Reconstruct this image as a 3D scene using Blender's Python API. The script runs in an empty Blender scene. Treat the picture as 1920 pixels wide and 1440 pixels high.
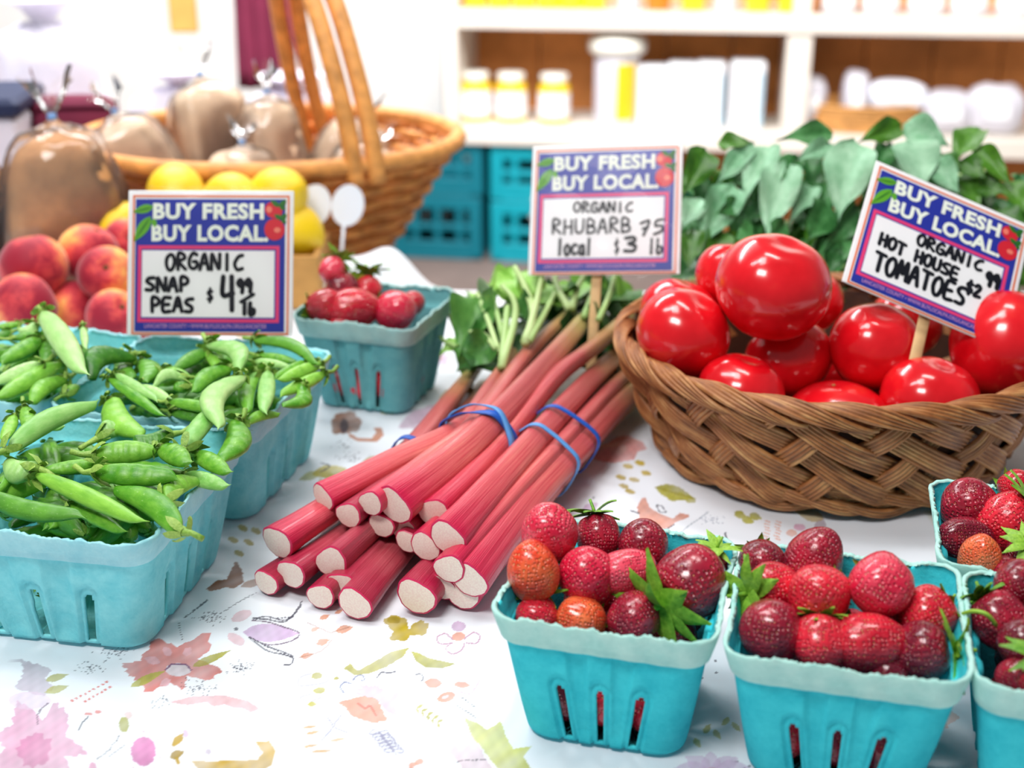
import bpy, math, random
import numpy as np
from mathutils import Vector, Matrix, Euler

SC = bpy.context.scene
COL = SC.collection
rnd = random.Random(11)

# ------------------------------------------------------------------ camera, light, exposure
CAM_H, FPX, PITCH = 0.425, 2500.0, math.radians(21.6)
cam = bpy.data.cameras.new('camera'); cam_o = bpy.data.objects.new('camera', cam); COL.objects.link(cam_o)
cam_o.location = (0, 0, CAM_H); cam_o.rotation_euler = (math.pi / 2 - PITCH, 0, 0)
cam.sensor_width = 36.0; cam.lens = FPX / 1920 * 36.0; cam.clip_start = 0.02; cam.clip_end = 50
cam.dof.use_dof = True; cam.dof.focus_distance = 0.775; cam.dof.aperture_fstop = 5.6; cam.dof.aperture_blades = 0
SC.camera = cam_o
SC.view_settings.view_transform = 'Standard'; SC.view_settings.look = 'None'
SC.view_settings.exposure = 0.16; SC.view_settings.gamma = 1.0; SC.view_settings.use_curve_mapping = False

wd = bpy.data.worlds.new('market_hall_light'); SC.world = wd; wd.use_nodes = True
wd.node_tree.nodes['Background'].inputs[0].default_value = (0.93, 0.96, 1.0, 1)
wd.node_tree.nodes['Background'].inputs[1].default_value = 0.15

def area(name, loc, target, sx, sy, power, colr=(1, 1, 1)):
    L = bpy.data.lights.new(name, 'AREA'); L.shape = 'RECTANGLE'; L.size = sx; L.size_y = sy; L.energy = power; L.color = colr
    o = bpy.data.objects.new(name, L); COL.objects.link(o); o.location = loc
    o.rotation_euler = (Vector(target) - Vector(loc)).to_track_quat('-Z', 'Y').to_euler()
    return o
area('ceiling_lamp_main', (-0.55, -0.10, 1.70), (0.0, 0.8, 0.0), 0.7, 0.4, 21, (1.0, 0.98, 0.96))
area('ceiling_lamp_overhead', (-0.25, 0.85, 1.85), (0.0, 0.8, 0.0), 0.6, 0.4, 8, (1.0, 0.98, 0.96))
area('ceiling_lamp_strip', (0.35, 1.25, 1.9), (0.1, 0.9, 0.0), 0.8, 0.22, 9, (1.0, 0.97, 0.93))
area('ceiling_lamp_strip_left', (-0.75, 1.0, 1.9), (-0.2, 0.9, 0.0), 0.22, 0.7, 7, (0.97, 0.98, 1.0))
area('added_shelf_light', (0.8, 2.2, 1.5), (0.9, 4.2, -0.25), 1.6, 0.4, 58, (1.0, 0.96, 0.9))  # unseen area light added to brighten the shelf unit
area('added_back_light', (-0.7, 2.5, 1.6), (-0.9, 3.4, 0.0), 1.4, 1.0, 95, (0.96, 0.97, 1.0))  # unseen strong light added to burn out the left background

# ------------------------------------------------------------------ helpers
SN, CS = math.sin(PITCH), math.cos(PITCH)
def G(px, py, h=0.0):                      # photo pixel -> point on the horizontal plane z = h
    u = (px - 960) / FPX; v = (py - 720) / FPX
    Z = (CAM_H - h) / (SN + v * CS)
    return Vector((Z * u, Z * (CS - v * SN), h))
def PY(px, py, Y):                         # photo pixel -> point on the vertical plane y = Y
    u = (px - 960) / FPX; v = (py - 720) / FPX
    Z = Y / (CS - v * SN)
    return Vector((Z * u, Y, CAM_H - Z * (SN + v * CS)))
def dep(p): return p[1] * CS + (CAM_H - p[2]) * SN
CAMP = Vector((0, 0, CAM_H))

def obj(name, verts, faces, mat=None, parent=None, smooth=True, uvs=None):
    if isinstance(verts, np.ndarray): verts = verts.tolist()
    me = bpy.data.meshes.new(name); me.from_pydata(verts, [], faces); me.update()
    if mat: me.materials.append(mat)
    if smooth: me.polygons.foreach_set('use_smooth', [True] * len(me.polygons))
    if uvs is not None:
        l = me.uv_layers.new(name='UVMap'); vi = np.empty(len(me.loops), dtype=np.int32); me.loops.foreach_get('vertex_index', vi)
        l.data.foreach_set('uv', np.asarray(uvs, dtype=np.float32)[vi].ravel())
    o = bpy.data.objects.new(name, me); COL.objects.link(o)
    if parent: o.parent = parent
    return o
def inst(name, me, parent=None, loc=(0, 0, 0), rot=(0, 0, 0), scale=(1, 1, 1), matrix=None):
    o = bpy.data.objects.new(name, me); COL.objects.link(o)
    if parent: o.parent = parent
    if matrix is not None: o.matrix_basis = matrix
    else: o.location = loc; o.rotation_euler = rot; o.scale = scale
    return o
def tag(o, label, cat, group=None, kind=None):
    if label: o['label'] = label
    if cat: o['category'] = cat
    if group: o['group'] = group
    if kind: o['kind'] = kind
    return o
def thing(name, label, cat, loc=(0, 0, 0), rot=(0, 0, 0), group=None):
    o = bpy.data.objects.new(name, None); COL.objects.link(o); o.location = loc; o.rotation_euler = rot
    o.empty_display_size = 0.01
    return tag(o, label, cat, group)
def struct(o):
    o['kind'] = 'structure'; return o
def take_mesh(o):                          # keep the mesh, drop the object
    me = o.data; bpy.data.objects.remove(o); return me

class MB:
    def __init__(s): s.v = []; s.f = []; s.uv = []
    def add(s, v, f, uv=None):
        n = len(s.v); s.v += [tuple(p) for p in v]; s.f += [tuple(i + n for i in q) for q in f]
        s.uv += uv if uv is not None else [(0, 0)] * len(v)
    def box(s, c, d, rz=0.0, bev=0.0):
        x, y, z = d[0] / 2, d[1] / 2, d[2] / 2
        b = min(bev, x * .9, y * .9, z * .9)
        cr, sr = math.cos(rz), math.sin(rz)
        if b <= 0:
            vs = [(i * x, j * y, k * z) for k in (-1, 1) for i, j in ((-1, -1), (1, -1), (1, 1), (-1, 1))]
            fs = [(3, 2, 1, 0), (4, 5, 6, 7), (0, 1, 5, 4), (1, 2, 6, 5), (2, 3, 7, 6), (3, 0, 4, 7)]
        else:
            vs = []; fs = []
            for (zz, ix) in ((-z, b), (-z + b, 0), (z - b, 0), (z, b)):
                X, Y = x - ix, y - ix
                for px, py in ((-X + b, -Y), (X - b, -Y), (X, -Y + b), (X, Y - b), (X - b, Y), (-X + b, Y), (-X, Y - b), (-X, -Y + b)):
                    vs.append((px, py, zz))
            for r in range(3):
                for k in range(8):
                    fs.append((r * 8 + k, r * 8 + (k + 1) % 8, r * 8 + 8 + (k + 1) % 8, r * 8 + 8 + k))
            fs.append(tuple(range(7, -1, -1))); fs.append(tuple(range(24, 32)))
        s.add([(c[0] + p[0] * cr - p[1] * sr, c[1] + p[0] * sr + p[1] * cr, c[2] + p[2]) for p in vs], fs)
    def lathe(s, prof, n=24, c=(0, 0, 0), sx=1, sy=1, cap=True):
        m = len(prof); vs = []; fs = []
        for r, z in prof:
            for k in range(n):
                a = 2 * math.pi * k / n; vs.append((c[0] + r * sx * math.cos(a), c[1] + r * sy * math.sin(a), c[2] + z))
        for i in range(m - 1):
            for k in range(n): fs.append((i * n + k, i * n + (k + 1) % n, (i + 1) * n + (k + 1) % n, (i + 1) * n + k))
        if cap: fs.append(tuple(range(n - 1, -1, -1))); fs.append(tuple(range((m - 1) * n, m * n)))
        s.add(vs, fs)
    def tube(s, pts, rad, n=8, cap=True, up=None):
        pts = [Vector(p) for p in pts]; m = len(pts); vs = []; fs = []
        if not hasattr(rad, '__len__'): rad = [rad] * m
        up = Vector(up) if up is not None else None; prev = None
        for i in range(m):
            t = (pts[min(i + 1, m - 1)] - pts[max(i - 1, 0)]).normalized()
            if prev is None:
                q = up or (Vector((0, 0, 1)) if abs(t.z) < .9 else Vector((1, 0, 0)))
            else: q = prev
            a = (q - t * q.dot(t)).normalized(); prev = a; b = t.cross(a)
            for k in range(n):
                g = 2 * math.pi * k / n; vs.append(pts[i] + a * (rad[i] * math.cos(g)) + b * (rad[i] * math.sin(g)))
        for i in range(m - 1):
            for k in range(n): fs.append((i * n + k, i * n + (k + 1) % n, (i + 1) * n + (k + 1) % n, (i + 1) * n + k))
        if cap: fs.append(tuple(range(n - 1, -1, -1))); fs.append(tuple(range((m - 1) * n, m * n)))
        s.add(vs, fs)
    def obj(s, name, mat=None, parent=None, smooth=True, uv=False):
        return obj(name, s.v, s.f, mat, parent, smooth, s.uv if uv else None)

def spline(pts, n):                        # Catmull-Rom through points
    P = [Vector(p) for p in pts]; P = [P[0] * 2 - P[1]] + P + [P[-1] * 2 - P[-2]]; out = []
    segs = len(P) - 3
    for i in range(n):
        t = i / (n - 1) * segs; k = min(int(t), segs - 1); t -= k
        a, b, c, d = P[k:k + 4]
        out.append(0.5 * ((2 * b) + (c - a) * t + (2 * a - 5 * b + 4 * c - d) * t * t + (3 * b - a - 3 * c + d) * t ** 3))
    return out
def frame(xa, na):                         # matrix with X along xa, Z near na
    x = Vector(xa).normalized(); z = Vector(na); z = (z - x * z.dot(x)).normalized(); y = z.cross(x)
    return Matrix((x, y, z)).transposed().to_4x4()
def sphere_pts(nu, nv):
    v = [(0, 0, 1)]; f = []
    for i in range(1, nv):
        t = math.pi * i / nv
        for k in range(nu):
            a = 2 * math.pi * k / nu; v.append((math.sin(t) * math.cos(a), math.sin(t) * math.sin(a), math.cos(t)))
    v.append((0, 0, -1)); last = len(v) - 1
    for k in range(nu): f.append((0, 1 + k, 1 + (k + 1) % nu))
    for i in range(nv - 2):
        for k in range(nu):
            a = 1 + i * nu; f.append((a + k, a + nu + k, a + nu + (k + 1) % nu, a + (k + 1) % nu))
    a = 1 + (nv - 2) * nu
    for k in range(nu): f.append((a + k, last, a + (k + 1) % nu))
    return np.array(v), f
def vnoise(P, sc, seed=0):                 # cheap smooth pseudo noise on Nx3 points
    r = np.random.RandomState(seed); out = np.zeros(len(P))
    for k in range(5):
        w = r.normal(size=3) * sc * (0.6 + 0.35 * k); out += np.sin(P @ w + r.uniform(0, 6.28)) / (1 + .5 * k)
    return out / 2.2

# ------------------------------------------------------------------ materials
class NT:
    def __init__(s, name):
        s.m = bpy.data.materials.new(name); s.m.use_nodes = True; s.t = s.m.node_tree; s.b = s.t.nodes['Principled BSDF']
    def n(s, typ, **kw):
        o = s.t.nodes.new(typ)
        for k, v in kw.items():
            if k.startswith('i_'): o.inputs[k[2:].replace('_', ' ')].default_value = v
            else: setattr(o, k, v)
        return o
    def l(s, a, b): s.t.links.new(a, b)
    def ramp(s, fac, stops, interp='LINEAR'):
        r = s.t.nodes.new('ShaderNodeValToRGB'); r.color_ramp.interpolation = interp
        e = r.color_ramp.elements
        while len(e) > 1: e.remove(e[-1])
        e[0].position = stops[0][0]; e[0].color = (*stops[0][1], 1)
        for p, c in stops[1:]:
            q = e.new(p); q.color = (*c, 1)
        s.l(fac, r.inputs[0]); return r.outputs[0]
    def coord(s, kind='Object', scale=None):
        tc = s.t.nodes.new('ShaderNodeTexCoord'); o = tc.outputs[kind]
        if scale:
            mp = s.t.nodes.new('ShaderNodeMapping'); mp.inputs['Scale'].default_value = scale; s.l(o, mp.inputs[0]); o = mp.outputs[0]
        return o
    def noise(s, vec, scale, detail=3, rough=.55):
        o = s.n('ShaderNodeTexNoise'); o.inputs['Scale'].default_value = scale; o.inputs['Detail'].default_value = detail; o.inputs['Roughness'].default_value = rough
        if vec is not None: s.l(vec, o.inputs['Vector'])
        return o.outputs[0]
    def mix(s, fac, a, b, mode='MIX'):
        o = s.n('ShaderNodeMix'); o.data_type = 'RGBA'; o.blend_type = mode
        for src, i in ((fac, 0), (a, 6), (b, 7)):
            if hasattr(src, 'links'): s.l(src, o.inputs[i])
            else: o.inputs[i].default_value = src if not isinstance(src, tuple) else (*src, 1)
        return o.outputs[2]
    def math(s, op, a, b=None):
        o = s.n('ShaderNodeMath'); o.operation = op
        for src, i in ((a, 0), (b, 1)):
            if src is None: continue
            if hasattr(src, 'links'): s.l(src, o.inputs[i])
            else: o.inputs[i].default_value = src
        return o.outputs[0]
    def bump(s, h, strength=.3, dist=.001):
        o = s.n('ShaderNodeBump'); o.inputs['Strength'].default_value = strength; o.inputs['Distance'].default_value = dist
        s.l(h, o.inputs['Height']); s.l(o.outputs[0], s.b.inputs['Normal'])
    def base(s, c):
        if hasattr(c, 'links'): s.l(c, s.b.inputs['Base Color'])
        else: s.b.inputs['Base Color'].default_value = (*c, 1)
    def set(s, **kw):
        for k, v in kw.items(): s.b.inputs[k.replace('_', ' ')].default_value = v
        return s
def plain(name, c, rough=.5, spec=.5, var=0.0, scale=40, metal=0.0, bump=0.0):
    t = NT(name); t.set(Roughness=rough, Metallic=metal); t.b.inputs['Specular IOR Level'].default_value = spec
    if var:
        n = t.noise(t.coord(), scale); lo = tuple(max(0, x * (1 - var)) for x in c); hi = tuple(min(1, x * (1 + var)) for x in c)
        t.base(t.ramp(n, [(.3, lo), (.7, hi)]))
        if bump: t.bump(n, bump, .002)
    else: t.base(c)
    return t.m
def c8(r, g, b): return tuple(((x / 255 + .055) / 1.055) ** 2.4 if x > 10 else x / 255 / 12.92 for x in (r, g, b))

# ------------------------------------------------------------------ room: floor, walls
FLOOR = -0.75
M_floor = plain('floor_concrete', c8(120, 104, 98), .7, .3, .2, 6)
M_wall = plain('white_painted_wall', c8(232, 230, 226), .7, .3, .04, 3)
o = MB(); o.box((0, 2.2, FLOOR - .02), (7, 6.4, .04)); struct(o.obj('floor', M_floor, smooth=False))
SHY = math.radians(-8.3)                    # the shelf unit stands slightly turned
SHO = Vector((-.16, 4.0, 0)); SHD = Vector((math.cos(SHY), math.sin(SHY), 0)); SHN = Vector((-math.sin(SHY), math.cos(SHY), 0))
o = MB(); o.box((-1.85, 4.62, .75), (3.3, .06, 3.0), SHY); struct(o.obj('wall_back', M_wall, smooth=False))
o = MB(); o.box((1.5, 4.16, .75), (3.4, .06, 3.0), SHY); struct(o.obj('wall_back_right', M_wall, smooth=False))

# ------------------------------------------------------------------ tables and floral tablecloth
M_wood_table = plain('dull_table_wood', c8(140, 112, 88), .6, .4, .2, 9)
t = thing('market_table', 'wooden market stall table under the floral tablecloth', 'table', (0, .6, FLOOR))
o = MB(); o.box((0, .0, .725), (2.0, 1.44, .03), 0, .004); o.obj('table_top', M_wood_table, t, False)
for sx in (-.92, .92):
    for sy in (-.66, .66):
        o = MB(); o.box((sx, sy, .355), (.06, .06, .71), 0, .004); o.obj('leg', M_wood_table, t, False)
t = thing('side_table', 'white topped side table carrying the bread basket', 'table', (-.76, 1.77, FLOOR))
M_white_cloth = plain('white_table_paint', c8(226, 214, 212), .6, .3, .05, 8)
o = MB(); o.box((0, 0, .735), (1.16, .80, .03), 0, .004); o.obj('table_top', M_white_cloth, t, False)
for sx in (-.52, .52):
    for sy in (-.33, .33):
        o = MB(); o.box((sx, sy, .36), (.05, .05, .72), 0, .004); o.obj('leg', M_white_cloth, t, False)

def cloth_grid():
    xs = np.concatenate([np.linspace(-1.0, -.28, 90, endpoint=False), np.arange(-.28, .28, .0007), np.linspace(.28, 1.0, 90)])
    ys = [-.12]
    while ys[-1] < .44: ys.append(ys[-1] + .012)
    while ys[-1] < 1.345: ys.append(ys[-1] + .00075 + .0024 * max(0, (ys[-1] - .66) / .68))
    return xs, np.array(ys)
XS, YS = cloth_grid()
GX, GY = np.meshgrid(XS, YS)
PR = np.empty((len(YS), len(XS), 3), np.float32)
PR[:] = c8(232, 236, 243)
_f = np.stack([GX.ravel(), GY.ravel(), 0 * GX.ravel()], 1)
MOT = (vnoise(_f, 160, 3) * .5 + .5).reshape(GX.shape).astype(np.float32)      # water-colour mottling
WAT = np.clip(vnoise(_f, 330, 9) * .5 + .5, 0, 1).reshape(GX.shape).astype(np.float32)
FIN = (vnoise(_f, 700, 4)).reshape(GX.shape).astype(np.float32)

def fillpoly(pl, col, a=1.0, mott=.5):
    a = min(1, a * 1.12); mott *= .6; col = tuple(c * .86 for c in col)      # pl: polygon on the table plane, metres
    pl = np.asarray(pl)
    x0, y0 = pl.min(0); x1, y1 = pl.max(0)
    i0, i1 = np.searchsorted(XS, x0 - .002), np.searchsorted(XS, x1 + .002); j0, j1 = np.searchsorted(YS, y0 - .002), np.searchsorted(YS, y1 + .002)
    if i1 - i0 < 1 or j1 - j0 < 1: return
    X = GX[j0:j1, i0:i1] + FIN[j0:j1, i0:i1] * .0004; Y = GY[j0:j1, i0:i1]
    ins = np.zeros(X.shape, bool); n = len(pl)
    for k in range(n):
        xa, ya = pl[k]; xb, yb = pl[(k + 1) % n]
        if ya == yb: continue
        cnd = ((ya > Y) != (yb > Y)) & (X < (xb - xa) * (Y - ya) / (yb - ya) + xa); ins ^= cnd
    w = (ins * a * (1 - mott * MOT[j0:j1, i0:i1]))[..., None]
    cc = np.asarray(col, np.float32) * (1.12 - .42 * WAT[j0:j1, i0:i1, None]) if mott > .15 else np.asarray(col, np.float32)
    PR[j0:j1, i0:i1] = PR[j0:j1, i0:i1] * (1 - w) + cc * w
def T2(p): q = G(p[0], p[1], 0); return (q.x, q.y)
def poly(pts, col, a=.85, mott=.45): fillpoly([T2(p) for p in pts], col, a, mott)
def spike(pts, col, a=.85, amp=.18, n=5, seed=0):   # ragged outline between points
    r = random.Random(seed); cx = sum(p[0] for p in pts) / len(pts); cy = sum(p[1] for p in pts) / len(pts); out = []
    for k in range(len(pts)):
        p, q = pts[k], pts[(k + 1) % len(pts)]
        for j in range(n):
            t = j / n; x = p[0] + (q[0] - p[0]) * t; y = p[1] + (q[1] - p[1]) * t; s = 1 + (amp if j % 2 else -amp * .3) * r.uniform(.3, 1)
            out.append((cx + (x - cx) * s, cy + (y - cy) * s))
    poly(out, col, a)
def ell(c, rx, ry, col, a=.85, rot=0, mott=.45, rag=0.0):
    pts = []
    for k in range(28):
        g = 2 * math.pi * k / 28; s = 1 + rag * (k % 2); x = rx * s * math.cos(g); y = ry * s * math.sin(g)
        pts.append((c[0] + x * math.cos(rot) - y * math.sin(rot), c[1] + x * math.sin(rot) + y * math.cos(rot)))
    poly(pts, col, a, mott)
def leafp(p, q, w, col, a=.85, vein=None):
    d = (q[0] - p[0], q[1] - p[1]); L = math.hypot(*d) or 1; n = (-d[1] / L, d[0] / L); A = []; B = []
    for k in range(9):
        t = k / 8; s = math.sin(math.pi * t ** .8) * w / 2
        A.append((p[0] + d[0] * t + n[0] * s, p[1] + d[1] * t + n[1] * s)); B.append((p[0] + d[0] * t - n[0] * s, p[1] + d[1] * t - n[1] * s))
    poly(A + B[::-1], col, a)
    if vein: line([p, q], max(1.2, w * .06), vein, .6)
def line(pts, w, col, a=.8):
    w = max(w, 2.3)
    for p, q in zip(pts[:-1], pts[1:]):
        d = (q[0] - p[0], q[1] - p[1]); L = math.hypot(*d) or 1; n = (-d[1] / L * w / 2, d[0] / L * w / 2)
        poly([(p[0] + n[0], p[1] + n[1]), (q[0] + n[0], q[1] + n[1]), (q[0] - n[0], q[1] - n[1]), (p[0] - n[0], p[1] - n[1])], col, a, .2)
def crv(pts, w, col, a=.8): line([(p.x, p.y) for p in spline([(x, y, 0) for x, y in pts], 6 * len(pts))], w, col, a)
def dots(p, q, n, r, col, a=.8):
    for k in range(n):
        t = k / max(1, n - 1); ell((p[0] + (q[0] - p[0]) * t, p[1] + (q[1] - p[1]) * t), r, r * .62, col, a, 0, .1)
def spray(c, rx, ry, n, r, col, seed, a=.7):
    q = random.Random(seed)
    for k in range(n): ell((c[0] + q.gauss(0, rx * .5), c[1] + q.gauss(0, ry * .5)), r, r * .62, col, a, 0, .1)
def flower(c, r, col, col2, n=6, seed=0, sq=.62):
    q = random.Random(seed)
    for k in range(n):
        g = 2 * math.pi * (k + q.uniform(-.15, .15)) / n; L = r * q.uniform(.8, 1.15)
        leafp((c[0], c[1]), (c[0] + L * math.cos(g), c[1] + L * sq * math.sin(g)), L * .55, col, .6)
    ell(c, r * .24, r * .24 * sq, col2, .8)
CORAL, SALM, PINK, LILAC, MAUVE, OLIVE, GOLD, INK, BROWN, ORANGE = (c8(228, 116, 104), c8(238, 168, 142), c8(226, 158, 192), c8(222, 192, 226),
    c8(190, 168, 182), c8(194, 190, 84), c8(204, 168, 44), c8(58, 56, 76), c8(166, 112, 84), c8(226, 142, 92))
# random small motifs over the whole cloth, away from the ones placed by eye
hand = [(333, 1247), (520, 1185), (65, 1395), (60, 1260), (268, 1400), (440, 1410), (760, 1165), (860, 1180), (690, 1230), (690, 1320), (930, 1380), (1235, 960), (1150, 835), (660, 800), (790, 770)]
q = random.Random(5); made = 0
while made < 130:
    px, py = q.uniform(-900, 2800), q.uniform(545, 1750)
    if any(abs(px - h[0]) < 120 and abs(py - h[1]) < 80 for h in hand): continue
    w = G(px, py)
    if abs(w.x) > .95 or w.y > 1.3: continue
    s = FPX / dep(w) * .001; made += 1; k = q.random(); fs = .55
    if -50 < px < 1250 and 1000 < py: 
        if q.random() < .75: continue
    if k < .25: flower((px, py), q.uniform(10, 22) * s, q.choice([SALM, PINK, LILAC, CORAL]), q.choice([GOLD, ORANGE, MAUVE]), q.choice([5, 6, 8]), made)
    elif k < .6:
        g = q.uniform(0, 6.28); L = q.uniform(9, 24) * s
        leafp((px, py), (px + L * math.cos(g), py + L * fs * math.sin(g)), L * .35, q.choice([OLIVE, GOLD, OLIVE, MAUVE]), .75)
        leafp((px, py), (px + L * math.cos(g + 1.7), py + L * fs * math.sin(g + 1.7)), L * .35, q.choice([OLIVE, GOLD]), .7)
    elif k < .8: spray((px, py), 12 * s, 7 * s, 22, 1.0 * s, INK, made)
    else:
        for j in range(5): leafp((px + j * 5 * s, py - j * 2 * s), (px + j * 5 * s + 4 * s, py - j * 2 * s - 5 * s * (1 if j % 2 else -1)), 3 * s, OLIVE, .75)
# big coral flower below the pea basket
spike([(230, 1238), (262, 1232), (293, 1188), (330, 1205), (388, 1178), (393, 1210), (370, 1228), (415, 1248), (390, 1270), (350, 1262), (345, 1288), (320, 1275), (277, 1292), (262, 1270), (240, 1255)], CORAL, .8, .12, 4, 1)
for a_, b_ in (((300, 1235), (268, 1228)), ((320, 1222), (305, 1205)), ((345, 1222), (358, 1205)), ((320, 1270), (300, 1280))): leafp(a_, b_, 16, c8(244, 196, 206), .8)
leafp((243, 1281), (310, 1252), 16, OLIVE, .9); leafp((358, 1244), (432, 1212), 15, OLIVE, .9)
ell((333, 1250), 24, 13, c8(240, 236, 244), 1); dots((309, 1250), (320, 1240), 5, 2.4, c8(110, 60, 110)); dots((322, 1239), (346, 1239), 8, 2.4, c8(110, 60, 110)); dots((348, 1240), (357, 1250), 5, 2.4, c8(110, 60, 110))
# lavender bird motif with ink curls
leafp((455, 1180), (562, 1180), 34, c8(214, 182, 222), .85)
crv([(466, 1188), (500, 1202), (540, 1196), (562, 1180), (530, 1168), (500, 1160), (472, 1158)], 2, c8(90, 50, 90))
for off in (0, 7): crv([(473, 1155 - off * .3), (500, 1150 + off * .8), (532, 1156 + off * .4), (552, 1142 + off * .3), (566, 1120 + off)], 2.2, INK)
dots((480, 1156), (548, 1150), 11, 2.0, INK)
for off in (0, 8): crv([(467, 1188 + off * .3), (500, 1205 + off), (530, 1215 + off * .6), (549, 1224 + off * .2), (545, 1238), (530, 1240)], 2.4, INK)
dots((495, 1204), (545, 1224), 9, 2.0, INK)
ell((452, 1150), 20, 9, c8(236, 190, 200), .7, -.4); ell((442, 1192), 18, 9, c8(236, 190, 200), .7, .5); ell((443, 1174), 4, 3, INK)
for c_, r_ in (((608, 1150), 10), ((646, 1173), 16), ((605, 1195), 13), ((575, 1220), 12), ((636, 1140), 8), ((590, 1172), 8)): leafp((c_[0] - r_, c_[1] + 4), (c_[0] + r_, c_[1] - 3), r_ * .9, ORANGE, .8)
line([(575, 1160), (620, 1180), (655, 1170)], 1.4, BROWN, .5); crv([(560, 1225), (600, 1212), (625, 1190)], 1.3, BROWN, .5)
# pink flower in the near left corner, grey leaf above it
spike([(30, 1310), (60, 1322), (80, 1345), (100, 1312), (128, 1330), (122, 1372), (165, 1402), (120, 1410), (135, 1445), (60, 1450), (-20, 1430), (8, 1392), (-10, 1370), (22, 1350)], c8(232, 176, 206), .8, .12, 5, 3)
spike([(45, 1375), (70, 1365), (95, 1385), (85, 1420), (50, 1425), (30, 1400)], c8(216, 128, 176), .55, .3, 4, 4)
spike([(35, 1232), (60, 1240), (96, 1250), (85, 1268), (100, 1285), (75, 1300), (25, 1285), (40, 1268), (45, 1250)], c8(206, 190, 206), .7, .15, 4, 5)
leafp((85, 1272), (128, 1258), 14, OLIVE, .8); leafp((82, 1294), (128, 1280), 14, OLIVE, .8); ell((55, 1308), 40, 16, c8(240, 214, 236), .6)
crv([(68, 1352), (72, 1330), (90, 1312)], 1.4, c8(140, 120, 140))
# scalloped pink crescent, pink disc, gold scroll, butterfly, tulip
poly([(315, 1312), (360, 1302), (420, 1298), (465, 1308), (486, 1322), (470, 1330), (455, 1322), (438, 1322), (420, 1315), (400, 1320), (385, 1312), (350, 1318)], c8(240, 200, 206), .9)
ell((268, 1400), 23, 27, c8(228, 150, 200), .9, 0, .3, .05)
for k in range(20): g = k * 6.283 / 20; ell((268 + 33 * math.cos(g), 1400 + 37 * math.sin(g)), 2, 1.6, c8(226, 190, 204), .7)
poly([(358, 1420), (395, 1421), (450, 1420), (482, 1418), (492, 1405), (478, 1384), (505, 1383), (517, 1402), (508, 1428), (480, 1446), (420, 1446), (375, 1442)], GOLD, .9, .6)
leafp((322, 1392), (344, 1368), 14, GOLD, .95); leafp((318, 1412), (346, 1402), 16, c8(170, 140, 30), .9); leafp((330, 1412), (335, 1426), 8, GOLD, .9); ell((347, 1370), 5, 7, LILAC, .8)
ell((231, 1349), 10, 14, c8(180, 180, 70), .9); ell((240, 1332), 8, 6, c8(236, 196, 190), .6)
dots((222, 1371), (205, 1395), 7, 1.7, INK); dots((205, 1396), (182, 1413), 8, 1.7, INK); dots((232, 1388), (205, 1408), 8, 1.5, INK)
dots((133, 1307), (200, 1270), 9, 3, CORAL); dots((158, 1307), (205, 1280), 7, 3, CORAL); ell((165, 1330), 7, 3, CORAL, .7); ell((183, 1326), 6, 3, CORAL, .7); crv([(146, 1362), (155, 1345), (165, 1335)], 1.3, INK)
ell((390, 1404), 6, 5, c8(196, 180, 200), .8); ell((172, 1432), 8, 12, PINK, .7)
# ink sprays
for c_, rx_, n_, sd in (((395, 1152), 26, 55, 1), ((220, 1215), 26, 50, 2), ((170, 1245), 28, 40, 3), ((450, 1245), 26, 55, 4), ((370, 1285), 34, 50, 5), ((300, 1310), 20, 20, 6)): spray(c_, rx_, 12, n_, 1.5, INK, sd)
dots((345, 1150), (388, 1122), 14, 2.2, INK); dots((420, 1142), (478, 1106), 18, 1.5, INK); dots((340, 1190), (335, 1160), 8, 1.6, INK)
# motifs right of centre
spike([(718, 1155), (740, 1143), (762, 1150), (766, 1172), (772, 1160), (790, 1152), (802, 1162), (796, 1180), (768, 1182), (762, 1194), (730, 1192), (738, 1176)], c8(196, 174, 50), .95, .1, 4, 8); ell((738, 1153), 13, 7, c8(170, 150, 40), .7)
ell((859, 1166), 13, 9, LILAC, .9); ell((860, 1184), 12, 8, SALM, .95)
for s_ in (-1, 1): crv([(860 + s_ * 10, 1190), (860 + s_ * 26, 1178), (860 + s_ * 40, 1185), (860 + s_ * 34, 1197), (860 + s_ * 14, 1196)], 1.6, c8(200, 150, 180))
crv([(848, 1195), (836, 1205), (846, 1216), (864, 1210), (872, 1196)], 1.6, c8(200, 150, 180))
P6 = lambda L: [(480 + x / 3.273, 1000 + y / 3.273) for x, y in L]
poly(P6([(540, 800), (580, 768), (605, 800), (630, 812), (720, 770), (840, 705), (937, 678), (900, 740), (800, 800), (690, 835), (600, 838)]), c8(200, 196, 96), .95, .5)
poly(P6([(950, 700), (1000, 712), (1060, 740), (1225, 770), (1150, 800), (1040, 800), (980, 765)]), c8(206, 206, 116), .95, .4)
crv(P6([(540, 950), (515, 910), (540, 880), (580, 890)]), 1.8, c8(120, 130, 170)); crv(P6([(590, 870), (620, 842), (655, 845), (660, 872), (640, 870)]), 1.8, c8(120, 130, 170)); crv(P6([(740, 860), (770, 830), (810, 835), (860, 828)]), 1.6, INK); crv(P6([(975, 850), (1010, 845), (1025, 870), (1010, 890)]), 1.8, c8(140, 140, 150))
spike(P6([(620, 960), (660, 900), (740, 910), (800, 940), (910, 960), (850, 1010), (860, 1090), (790, 1050), (740, 980)]), c8(234, 204, 232), .8, .25, 6, 9)
spike(P6([(500, 1010), (650, 965), (740, 980), (770, 1040), (800, 1110), (720, 1130), (640, 1110), (580, 1090), (550, 1040)]), SALM, .85, .08, 4, 10)
line(P6([(620, 1010), (670, 1040), (700, 1020), (735, 1085)]), 4, CORAL, .6)
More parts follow.
